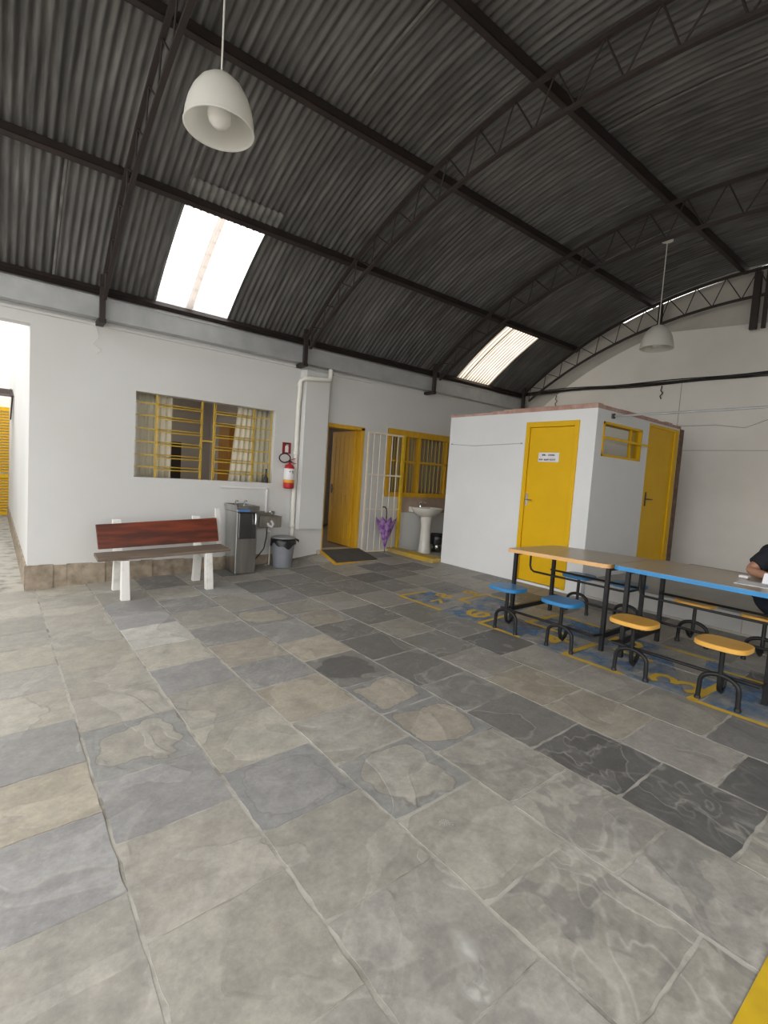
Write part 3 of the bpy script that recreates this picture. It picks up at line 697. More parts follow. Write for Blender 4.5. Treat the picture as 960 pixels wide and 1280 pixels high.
def curtain(name, x0, x1, y, z0, z1, m, folds, lab, amp=.03, sway=0):
    mb = MB(); n = folds * 6; vs = []
    for k in range(n + 1):
        for j in range(5):
            t = j / 4; x = x0 + (x1 - x0) * k / n
            if sway: x += sway * (1 - t) * (1 if True else 0) * (k / n - 1)
            vs.append((x, y + amp * math.sin(2 * PI * k / 6) * (.6 + .4 * (1 - t)), z0 + (z1 - z0) * t))
    fs = [(k * 5 + j, k * 5 + 5 + j, k * 5 + 6 + j, k * 5 + 1 + j) for k in range(n) for j in range(4)]
    mb.add(vs, fs, True); o = mb.build(name, m); s_ = o.modifiers.new('thickness', 'SOLIDIFY'); s_.thickness = .003
    return tag(o, lab, 'curtain')
curtain('curtain', 1.40, 1.96, 7.30, 1.36, 2.62, M['curtain'], 7, 'cream gathered curtain at the left end of the louvred window')
curtain('curtain', 2.90, 3.50, 7.30, 1.36, 2.62, M['curtain'], 8, 'cream gathered curtain at the right end of the louvred window', sway=.12)
bd = thing('wardrobe', (3.40, 8.1, .335), 'plain orange-brown wooden cupboard behind the right half of the louvred window', 'wardrobe')
MB().box(-.42, .14, -.22, .22, 0, 1.92).build('carcass', M['brown_door'], bd, bevel=.006)
MB().box(-.41, -.145, -.242, -.222, .06, 1.9).build('door', M['brown_door'], bd, bevel=.003)
MB().box(-.135, .13, -.242, -.222, .06, 1.9).build('door', M['brown_door'], bd, bevel=.003)
cb = thing('small_cabinet', (2.35, 8.9, .335), 'small dark wooden cabinet in the room seen through the left louvres', 'cabinet')
MB().box(-.16, .16, -.15, .15, 0, 1.62).build('carcass', M['dark_wood'], cb, bevel=.005)
MB().box(-.14, .14, -.165, -.15, 1.1, 1.58).build('door', M['dark_wood'], cb, bevel=.003)
bt = thing('bottle', (3.26, YW + .03, 1.395), 'dark slim bottle standing on the right end of the louvred window sill', 'bottle')
mb = MB(); mb.lathe([(.036, 0), (.038, .01), (.036, .07), (.018, .10), (.011, .13), (.011, .19)], n=14); mb.build('bottle_body', M['ink'], bt)
mb = MB(); mb.lathe([(.013, .19), (.013, .21), (.001, .212)], n=12); mb.build('cap', M['ink'], bt)

# ------------------------------------------------------------------ door 1 (open) with frame and leaf
d = thing('door_1', (4.64, YW + .05, .33), None, None); d['kind'] = 'structure'; od = Vector((-4.64, -(YW + .05), -.33))
mb = MB(); bx(mb, 4.28, 4.30, YW - .01, YW + .17, .33, 2.41, od); bx(mb, 4.945, 5.01, YW - .02, YW + .17, .33, 2.41, od); bx(mb, 4.28, 5.01, YW - .02, YW + .17, 2.36, 2.42, od)
mb.build('door_frame', M['yellow2'], d, bevel=.004)
lf = MB()
bx(lf, 4.905, 4.94, YW + .10, YW + .82, .35, 2.36, od)
for k in range(5): bx(lf, 4.897, 4.906, YW + .15 + k * .135, YW + .15 + k * .135 + (.11 if k != 2 else .10), .45, 1.25, od)
for k in range(5): bx(lf, 4.899, 4.906, YW + .15 + k * .135, YW + .15 + k * .135 + .11, 1.33, 2.28, od)
lf.build('door_leaf', M['yellow2'], d, bevel=.004)
mb = MB(); lever(mb, (4.90 - 4.64, .70, 1.0), (0, -1, 0), (-1, 0, 0), .08); mb.build('door_handle', M['dark'], d)
MB().box(4.2, 5.05, YW - .05, YW + .2, .2, .335).build('doorsill', M['pass_tile'], kind='structure', bevel=.008)

# window 2: yellow timber frame with bars and blind behind
w = thing('window_2', (6.38, YW + .06, 1.285), None, None); w['kind'] = 'structure'; o2 = Vector((-6.38, -(YW + .06), -1.285))
x0, x1, z0, z1 = W2; mb = MB()
bx(mb, x0 - .03, x0 + .05, YW - .02, YW + .1, z0, z1, o2); bx(mb, x1 - .05, x1, YW - .02, YW + .1, z0, z1, o2)
bx(mb, x0 - .03, x1, YW - .025, YW + .1, z1 - .09, z1 + .02, o2); bx(mb, x0 - .03, x1, YW - .035, YW + .1, z0 - .03, z0 + .05, o2)
bx(mb, 6.02, 6.06, YW + .0, YW + .07, z0, z1, o2); bx(mb, 6.28, 6.35, YW - .01, YW + .08, z0, z1, o2); bx(mb, 7.02, 7.07, YW + .0, YW + .07, z0, z1, o2)
bx(mb, x0, x1, YW + .0, YW + .05, 1.89, 1.93, o2)
mb.build('window_frame', M['yellow2'], w, bevel=.004)
for x in [5.66, 5.72, 5.78, 5.84, 5.90, 5.96, 6.13, 6.20, 6.45, 6.55, 6.65, 6.75, 6.85, 6.95]:
    mb = MB(); mb.tube([(x - 6.38, -.045, 0.04), (x - 6.38, -.045, z1 - z0 - .08)], .006, 6); mb.build('window_bar', M['yellow_steel'], w)
mb = MB(); bx(mb, x0 + .04, x1 - .04, YW + .075, YW + .079, z0 + .04, z1 - .08, o2); mb.build('pane', M['glass'], w)
curtain('curtain', 5.58, 7.2, 7.23, 1.2, 2.6, M['curtain_grey'], 15, 'greyish gathered curtain behind the yellow timber window beside the washbasin', amp=.035)

# ------------------------------------------------------------------ passage outside on the left
MB().box(-4.5, 3.0, 15.2, 15.35, -.2, 6.5).build('wall_far_passage', M['ext_wall'], kind='structure')
MB().box(-2.4, -2.2, 7.2, 15.2, -.2, 3.4).build('wall_passage', M['ext_wall'], kind='structure')
sh = thing('door_4', (-.1, 15.18, .06), None, None); sh['kind'] = 'structure'
mb = MB()
for a, b_ in ((-.55, -.47), (-.07, .07), (.44, .52)): mb.box(a, b_, -.06, 0, 0, 2.56)
for z in (0.0, .9, 2.5): mb.box(-.55, .52, -.055, 0, z, z + .09)
mb.build('door_frame', M['yellow'], sh)
mb = MB()
for k in range(36):
    z = .12 + k * .066
    if abs(z - .93) < .06: continue
    for a, b_ in ((-.47, -.07), (.07, .44)): mb.hexa([(a, -.045, z), (b_, -.045, z), (a, -.01, z + .03), (b_, -.01, z + .03), (a, -.045, z + .012), (b_, -.045, z + .012), (a, -.01, z + .042), (b_, -.01, z + .042)])
mb.build('slats', M['yellow'], sh)
aw = thing('awning', (-.3, 12.0, 2.62), 'brown sheet awning over the passage at the left edge of the photo', 'awning')
mb = MB()
for k in range(4):
    z = .02 + k * .06
    mb.hexa([(-1.6, -.1 + k * .25, z), (.62, -.1 + k * .25, z), (-1.6, .2 + k * .25, z + .02), (.62, .2 + k * .25, z + .02), (-1.6, -.1 + k * .25, z + .03), (.62, -.1 + k * .25, z + .03), (-1.6, .2 + k * .25, z + .05), (.62, .2 + k * .25, z + .05)])
mb.build('sheet', M['awning'], aw)
for xb_ in (.6, -1.2):
    mb = MB(); mb.beam((xb_, -.12, .02), (xb_, 1.0, .25), .03, .04); mb.beam((xb_, -.1, 0), (xb_, .9, -.35), .025, .025); mb.build('bracket', M['rust_steel'], aw)

# ------------------------------------------------------------------ lamps
def lamp(x, y, zr, roofz, lab):
    t = thing('pendant_lamp', (x, y, zr), lab, 'lamp', 'white dome pendant lamps')
    pr = [(.215, 0), (.214, .02), (.209, .07), (.195, .135), (.17, .20), (.132, .26), (.085, .302), (.04, .325), (.02, .33)]
    inn = [(r - .006, z - (0 if z < .01 else .005)) for r, z in pr][::-1]
    mb = MB(); mb.lathe([(.001, .322)] + inn + [(.215, -.001), (.219, .004), (.216, .012)] + pr[1:] + [(.004, .332)], n=40, cap=False); ls_ = mb.build('lamp_shade', M['shade'], t)
    mb = MB(); mb.lathe([(.001, .012), (.04, .02), (.065, .045), (.076, .085), (.07, .13), (.052, .17), (.036, .20), (.032, .24), (.032, .31)], n=24); mb.build('bulb', M['bulb'], ls_)
    mb = MB(); mb.tube([(0, 0, .33), (0, 0, roofz - zr - .02)], .006, 6); mb.build('cord', M['pvc'], t)
    mb = MB(); mb.lathe([(.075, 0), (.075, .02), (.06, .032), (.02, .036)], (0, 0, roofz - zr - .036), n=24); mb.build('ceiling_cup', M['pvc'], t)
    return t
lamp(1.123, 3.36, 3.745, 5.20, 'large white dome pendant lamp hanging nearest, at top left')
lamp(7.385, 3.345, 3.675, 5.185, 'white dome pendant lamp hanging small above the white cubicle')

# ------------------------------------------------------------------ bench
bn = thing('bench', (1.65, 6.2, fz(1.65, 6.2)), 'wooden bench with red-brown backboard and white painted legs against the white wall', 'bench')
ob = Vector((-1.65, -6.2, -fz(1.65, 6.2)))
def PT(x, y, z): return Vector((x, y, z)) + ob
for x in (1.175, 2.10):
    zf = fz(x, 6)
    mb = MB(); w_ = .047
    A = [PT(x - w_, 5.945, zf), PT(x + w_, 5.945, zf), PT(x - w_, 6.02, zf), PT(x + w_, 6.02, zf), PT(x - w_ + .005, 6.02, zf + .435), PT(x + w_ - .005, 6.02, zf + .435), PT(x - w_ + .005, 6.09, zf + .435), PT(x + w_ - .005, 6.09, zf + .435)]
    mb.hexa(A).build('leg', M['white_wood'], bn, bevel=.008)
    mb = MB()
    A = [PT(x - w_, 6.45, zf), PT(x + w_, 6.45, zf), PT(x - w_, 6.53, zf), PT(x + w_, 6.53, zf), PT(x - w_, 6.40, zf + .43), PT(x + w_, 6.40, zf + .43), PT(x - w_, 6.47, zf + .43), PT(x + w_, 6.47, zf + .43)]
    mb.hexa(A).build('leg', M['white_wood'], bn, bevel=.008)
    mb = MB(); mb.beam(PT(x, 6.06, zf + .40), PT(x, 6.45, zf + .40), .05, .06); mb.beam(PT(x, 6.06, zf + .36), PT(x, 6.3, zf + .42), .04, .03); mb.build('cross_rail', M['yellow_steel'] if False else M['white_wood'], bn)
    mb = MB(); A = [PT(x - .05, 6.43, zf + .40), PT(x + .05, 6.43, zf + .40), PT(x - .05, 6.47, zf + .40), PT(x + .05, 6.47, zf + .40), PT(x - .05, 6.56, zf + .84), PT(x + .05, 6.56, zf + .84), PT(x - .05, 6.60, zf + .84), PT(x + .05, 6.60, zf + .84)]
    mb.hexa(A).build('back_support', M['white_wood'], bn, bevel=.006)
x = 2.40; zf = fz(x, 6.5)
mb = MB(); A = [PT(x - .04, 6.50, zf + .38), PT(x + .03, 6.50, zf + .38), PT(x - .04, 6.54, zf + .38), PT(x + .03, 6.54, zf + .38), PT(x - .03, 6.63, zf + .92), PT(x + .03, 6.63, zf + .92), PT(x - .03, 6.67, zf + .92), PT(x + .03, 6.67, zf + .92)]
mb.hexa(A).build('back_support', M['white_wood'], bn, bevel=.006)
mb = MB(); mb.beam(PT(x - .3, 6.43, zf + .37), PT(x, 6.52, zf + .42), .04, .04); mb.build('cross_rail', M['white_wood'], bn)
mb = MB(); A = []
for z in (0, 1):
    for y in (0, 1):
        for xx, zz in ((.905, .487), (2.375, .545)):
            A.append(PT(xx + (.0 if y == 0 else .02), 6.03 + y * .42, zz + z * .034))
mb.hexa(A).build('seat', M['wood_grey'], bn, bevel=.006)
mb = MB(); A = []
for z in (0, 1):
    for y in (0, 1):
        for xx, zz in ((.95 if z else .972, (.835 if z else .556)), (2.355 if z else 2.372, (.915 if z else .615))):
            A.append(PT(xx, 6.455 + y * .03 + z * .075, zz))
mb.hexa(A).build('backrest', M['wood_red'], bn, bevel=.006)

# ------------------------------------------------------------------ drinking fountain
fzz = fz(2.78, 6.6)
ft = thing('drinking_fountain', (2.78, 6.7, fzz), 'tall stainless steel drinking fountain beside the right end of the bench', 'drinking fountain')
H = 1.085 - fzz
mb = MB(); mb.hexa([(-.145, -.17, 0), (.155, -.17, 0), (-.12, .22, 0), (.155, .22, 0), (-.155, -.19, H - .09), (.155, -.19, H - .09), (-.155, .25, H - .09), (.155, .25, H - .09)])
mb.build('cabinet', M['steel'], ft, bevel=.012)
mb = MB(); mb.box(-.16, .16, -.205, .26, H - .088, H - .03); mb.box(-.165, .165, -.212, -.19, H - .05, H); mb.box(-.165, .165, .245, .265, H - .05, H); mb.box(-.165, -.145, -.212, .265, H - .05, H); mb.box(.145, .165, -.212, .265, H - .05, H)
bas_ = mb.build('basin', M['steel'], ft, bevel=.006)
MB().box(-.125, .13, -.202, -.185, H - .46, H - .10).build('dark_reflection', M['steel_reflection'], ft, bevel=.01)  # dark reflection in the steel front, built as a darker panel
MB().box(-.14, .02, -.2145, -.2055, H - .082, H - .050).build('name_plate', M['blue_label'], bas_)
for x in (-.10, .03):
    mb = MB(); mb.tube([(x, .02, H - .03), (x, .02, H + .04), (x, -.0, H + .06), (x, -.06, H + .055)], .009, 8); mb.lathe([(.016, 0), (.016, .02), (.01, .026)], (x, .02, H - .03), n=12); mb.build('tap', M['chrome'], bas_)
mb = MB(); mb.tube([(.1, -.225, H - .1), (.1, -.245, H - .12), (.1, -.235, H - .26)], .011, 8); mb.build('bubbler_pipe', M['chrome'], ft)

tr = thing('wall_trough', (3.25, YW, .83), 'small steel basin mounted on the wall between fountain and grey bin', 'basin')
mb = MB(); mb.box(-.17, .17, -.24, 0, -.085, -.075); mb.box(-.17, .17, -.24, -.232, -.085, .085); mb.box(-.17, -.162, -.24, 0, -.085, .085); mb.box(.162, .17, -.24, 0, -.085, .085); mb.box(-.17, .17, -.008, 0, -.085, .14); mb.box(-.175, .175, -.25, -.23, .078, .09)
mb.build('bowl', M['steel'], tr, bevel=.003)
mb = MB(); mb.tube([(.08, -.01, .12), (.08, -.08, .13), (.08, -.10, .10)], .009, 8); mb.lathe([(.02, .0), (.02, .015), (.006, .02)], (.08, -.03, .13), n=10); mb.build('tap', M['chrome'], tr)
mb = MB(); mb.tube([(-.05, -.25, -.02), (-.05, -.27, -.05), (.0, -.275, -.07), (.03, -.26, -.03), (-.0, -.255, .02)], .018, 8); mb.build('plastic_spout', M['label_white'], tr)
mb = MB(); mb.tube([(-.0, -.12, -.08), (.0, -.12, -.14), (.06, -.10, -.16)], .02, 8); mb.build('siphon', M['label_white'], tr)
mb = MB(); mb.tube([(.065, -.10, -.15), (.07, -.10, -.4), (.07, -.10, -.68)], .012, 8); mb.tube([(-.0, -.11, -.675), (.12, -.10, -.675)], .012, 8); mb.build('drain_pipe', M['pvc'], tr)
hs = MB(); hs.tube([(3.17, 6.70, .76), (3.16, 6.70, .6), (3.12, 6.68, .45), (3.03, 6.67, .34), (2.98, 6.66, .30)], .009, 8)
tag(hs.build('hose', M['cable']), 'thin dark hose running from the wall basin down to the fountain', 'hose')
cd = MB(); cd.box(2.55, 3.28, YW - .02, YW, 1.30, 1.322); cd.box(3.262, 3.284, YW - .02, YW, .95, 1.32)
tag(cd.build('conduit', M['label_white'], bevel=.003), 'thin white conduit bending under the louvred window above the fountain', 'conduit')

# ------------------------------------------------------------------ bin by the pillar
bz = fz(3.42, 6.62)
bi = thing('waste_bin', (3.42, 6.66, bz), 'grey round waste bin with black bag and lid below the fire extinguisher', 'bin')
mb = MB(); mb.lathe([(.001, .004), (.135, 0), (.14, .012), (.15, .16), (.168, .36), (.176, .40), (.17, .402), (.16, .36), (.14, .03), (.001, .02)], n=32); bb_ = mb.build('bin_body', M['grey_plastic'], bi)
mb = MB(); n = 40; vs = []
for k in range(n):
    a = 2 * PI * k / n
    for r, z in ((.165, .43), (.185, .435), (.192, .39), (.190 + .008 * math.sin(5 * a), .33 - .03 * math.sin(3 * a + .5) - .02 * math.sin(7 * a))): vs.append((r * math.cos(a), r * math.sin(a), z))
mb.add(vs, [(k * 4 + j, (k + 1) % n * 4 + j, (k + 1) % n * 4 + j + 1, k * 4 + j + 1) for k in range(n) for j in range(3)], True)
mb.tube([(.18, -.05, .41), (.215, -.06, .40), (.22, -.065, .37)], [.02, .016, .006], 6)
mb.build('bin_bag', M['black_plastic'], bb_)
mb = MB(); mb.lathe([(.168, .43), (.178, .436), (.175, .448), (.12, .462), (.05, .468), (.001, .469)], n=32); mb.build('lid', M['lid_plastic'], bi)

# downpipe
dp = thing('downpipe', (3.70, YW - .06, .33), 'white drainpipe with elbow running down the left side of the boxed pillar', 'pipe')
mb = MB(); P0 = [(4.18, -.10, 2.90), (4.18, -.10, 2.79), (4.165, -.10, 2.745), (4.12, -.10, 2.73), (3.80, -.10, 2.70), (3.735, -.08, 2.69), (3.70, -.03, 2.65), (3.70, .0, 2.3), (3.70, .0, .36), (3.70, 0, .01)]
mb.tube([(a - 3.70 + (.0), b, c) for a, b, c in P0], .036, 12); mb.build('pipe', M['pvc'], dp)
mb = MB()
for z in (2.60, 1.55, .42): mb = MB(); mb.lathe([(.036, -.03), (.042, -.028), (.042, .028), (.036, .03)], (0, (-.0 if z < 2.4 else -.01), z), n=14); mb.build('coupling', M['pvc'], dp)

# ------------------------------------------------------------------ fire extinguisher and sign
ex = thing('fire_extinguisher', (3.585, YW - .09, 1.33), 'red fire extinguisher with white label hung on the wall by the drainpipe', 'fire extinguisher')
mb = MB(); mb.lathe([(.06, 0), (.078, .004), (.082, .02), (.082, .30), (.073, .335), (.045, .365), (.022, .375), (.022, .40)], n=28); cy_ = mb.build('cylinder', M['red'], ex)
mb = MB(); mb.lathe([(.0827, .135), (.0832, .136), (.0832, .305), (.0827, .306)], n=28); lb_ = mb.build('label', M['label_white'], ex); lb_['label'] = 'white paper label'
mb = MB(); mb.lathe([(.0827, .088), (.0834, .089), (.0834, .133), (.0827, .134)], n=28); mb.build('band', M['label_orange'], ex)['label'] = 'orange band'
mb = MB()
for a0, a1, z0, z1 in ((-1.55, -1.25, .255, .27), (-1.42, -1.25, .225, .255), (-2.0, -1.8, .25, .27)):
    vs = []
    for k in range(5):
        a = a0 + (a1 - a0) * k / 4
        vs += [(.0842 * math.cos(a), .0842 * math.sin(a), z0), (.0842 * math.cos(a), .0842 * math.sin(a), z1)]
    mb.add(vs, [(2 * k, 2 * k + 2, 2 * k + 3, 2 * k + 1) for k in range(4)])
mb.build('lettering', M['ink'], lb_)
mb = MB(); mb.beam((-.02, 0, .41), (.10, -.015, .385), .02, .012); mb.beam((-.02, 0, .43), (.09, -.01, .465), .018, .01); mb.lathe([(.02, .39), (.02, .43), (.012, .44)], n=12); vv_ = mb.build('valve', M['red'], ex)
mb = MB(); pts = [(-.02, -.02, .415)]
for k in range(15):
    a = -PI / 2 - 2 * PI * k / 16
    pts.append((-.10 + .092 * math.cos(a), -.03, .46 + .068 * math.sin(a)))
pts.append((-.02, -.05, .42)); pts.append((.01, -.06, .40))
mb.tube(pts, .010, 8); mb.build('hose', M['rubber'], vv_)
mb = MB(); mb.box(-.03, .03, .075, .09, .25, .36); mb.build('wall_bracket', M['dark'], ex)
sg = thing('fire_sign', (3.565, YW - .003, 1.948), 'red and white fire extinguisher sign on the wall above the extinguisher', 'sign')
MB().box(-.072, .072, -.003, .003, -.085, .085).build('sign_plate', M['red_sign'], sg)
mb = MB(); mb.prism([(-.028, -.065), (.028, -.065), (.028, .025), (.012, .04), (-.012, .04), (-.028, .025)], -.0055, -.003, ax='y'); mb.box(-.01, .03, -.0055, -.003, .045, .053)
mb.build('pictogram', M['label_white'], sg)
MB().box(-.04, .04, -.0055, -.003, .062, .076).build('pictogram_top', M['ink'], sg)

# ------------------------------------------------------------------ ramp at the door
rp = thing('door_ramp', (4.58, 6.7, .2), 'wooden threshold ramp with dark rubber top and yellow sides at the open door', 'ramp')
zt0, zt1 = .345 - .2, .345 - .2
mb = MB()
zb = fz(4.5, 6.35) - .2
mb.hexa([(-.42, -.36, zb - .02), (.44, -.33, zb - .02), (-.33, .25, zb - .05), (.44, .25, zb - .05), (-.42, -.36, zb + .018), (.44, -.33, zb + .018), (-.33, .25, .135), (.44, .25, .135)])
mb.build('ramp_body', M['yellow2'], rp)['label'] = 'yellow painted sides'
mb = MB(); mb.hexa([(-.395, -.355, zb + .018), (.435, -.325, zb + .018), (-.305, .25, .135), (.435, .25, .135), (-.395, -.355, zb + .026), (.435, -.325, zb + .026), (-.305, .25, .143), (.435, .25, .143)])
mb.build('ramp_mat', M['mat_grey'], rp)

# ------------------------------------------------------------------ open gate with umbrella
gt = thing('security_gate', (5.06, 6.92, .27), 'cream barred security gate with yellow stile folded open against the wall', 'gate')
Wg, Hg = .79, 2.08
mb = MB(); mb.beam((.0, 0, .0), (.0, 0, Hg), .03, .03); mb.beam((0, 0, Hg), (Wg, 0, Hg), .03, .03); mb.beam((0, 0, .02), (Wg, 0, .02), .03, .03)
mb.build('gate_frame', M['gate_white'], gt)
mb = MB(); mb.beam((Wg, 0, -.02), (Wg, 0, Hg + .02), .055, .05); mb.build('stile', M['yellow_steel'], gt)['label'] = 'yellow end stile'
for k in range(5):
    x = .12 + k * .135; mb = MB(); mb.tube([(x, 0, .02), (x, 0, Hg)], .0085, 6); mb.build('gate_bar', M['gate_white'], gt)
for z in (.76, 1.36):
    mb = MB(); mb.beam((0, 0, z), (Wg, 0, z), .02, .028); mb.build('cross_bar', M['gate_white'], gt)
um = thing('umbrella', (5.45, 6.775, .28), 'half-folded purple patterned umbrella hanging by its hook from the gate', 'umbrella')
mb = MB(); n = 32; vs = []; prof = [(.006, .0), (.012, .04), (.05, .16), (.10, .30), (.155, .44), (.20, .52), (.205, .535)]
for r, z in prof:
    for k in range(n):
        a = 2 * PI * k / n; f = 1 + .20 * math.cos(8 * a) * min(1, r / .1); zz = z + (.05 * math.cos(8 * a) if r > .19 else 0)
        vs.append((r * f * math.cos(a), r * f * .48 * math.sin(a), zz + .04))
mb.add(vs, [(i * n + k, i * n + (k + 1) % n, (i + 1) * n + (k + 1) % n, (i + 1) * n + k) for i in range(len(prof) - 1) for k in range(n)], True)
mb.build('canopy', M['umb1'], um)
mb = MB(); mb.tube([(0, 0, -.005), (0, 0, .06), (0, 0, .62), (.005, 0, .68)], .007, 8); sh_ = mb.build('shaft', M['dark'], um)
mb = MB(); mb.tube([(0, 0, .60), (.002, 0, .70), (.012, .03, .762), (.018, .08, .795), (.018, .155, .79), (.018, .175, .755)], .011, 8); mb.build('handle', M['dark'], sh_)

# ------------------------------------------------------------------ washbasin
sk = thing('washbasin', (6.36, 6.72, .245), 'white pedestal washbasin under the yellow window beside the cubicle', 'washbasin')
mb = MB(); mb.lathe([(.001, .66), (.10, .665), (.19, .70), (.26, .76), (.29, .81), (.30, .835), (.285, .84), (.25, .80), (.18, .745), (.001, .73)], n=36, sx=1.1, sy=.86)
mb.box(-.22, .22, .14, .275, .74, .84); bw_ = mb.build('bowl', M['ceramic'], sk, bevel=.01)
mb = MB(); mb.lathe([(.13, 0), (.125, .02), (.105, .2), (.095, .5), (.12, .66), (.13, .68)], n=24, sy=.9); mb.build('pedestal', M['ceramic'], sk)
mb = MB(); mb.lathe([(.03, .84), (.028, .88), (.015, .90)], (0, .19, 0), n=14); mb.tube([(0, .19, .90), (0, .17, .95), (0, .10, .96), (0, .06, .925)], .013, 8); mb.tube([(-.05, .19, .92), (.05, .19, .92)], .012, 8); mb.build('tap', M['chrome'], bw_)
MB().box(5.92, 7.3, YW - .012, YW, .97, 1.255).build('trim_8', M['splash'], kind='structure')
bk = thing('bucket', (6.74, 6.76, .245), 'black bag-lined tub on the floor right of the washbasin', 'bucket')
mb = MB(); mb.lathe([(.001, .004), (.14, 0), (.155, .05), (.17, .2), (.165, .2), (.14, .02), (.001, .02)], n=28); mb.build('tub', M['plastic_clear'], bk)
mb = MB(); n = 36; vs = []
for k in range(n):
    a = 2 * PI * k / n
    for r, z in ((.145, .22), (.17, .335), (.185, .33), (.19, .25), (.185 + .01 * math.sin(6 * a), .16 - .02 * math.sin(4 * a))): vs.append((r * math.cos(a), r * math.sin(a), z))
mb.add(vs, [(k * 5 + j, (k + 1) % n * 5 + j, (k + 1) % n * 5 + j + 1, k * 5 + j + 1) for k in range(n) for j in range(4)], True)
mb.lathe([(.001, .10), (.14, .10)], n=24); mb.build('bin_bag', M['black_plastic'], bk)

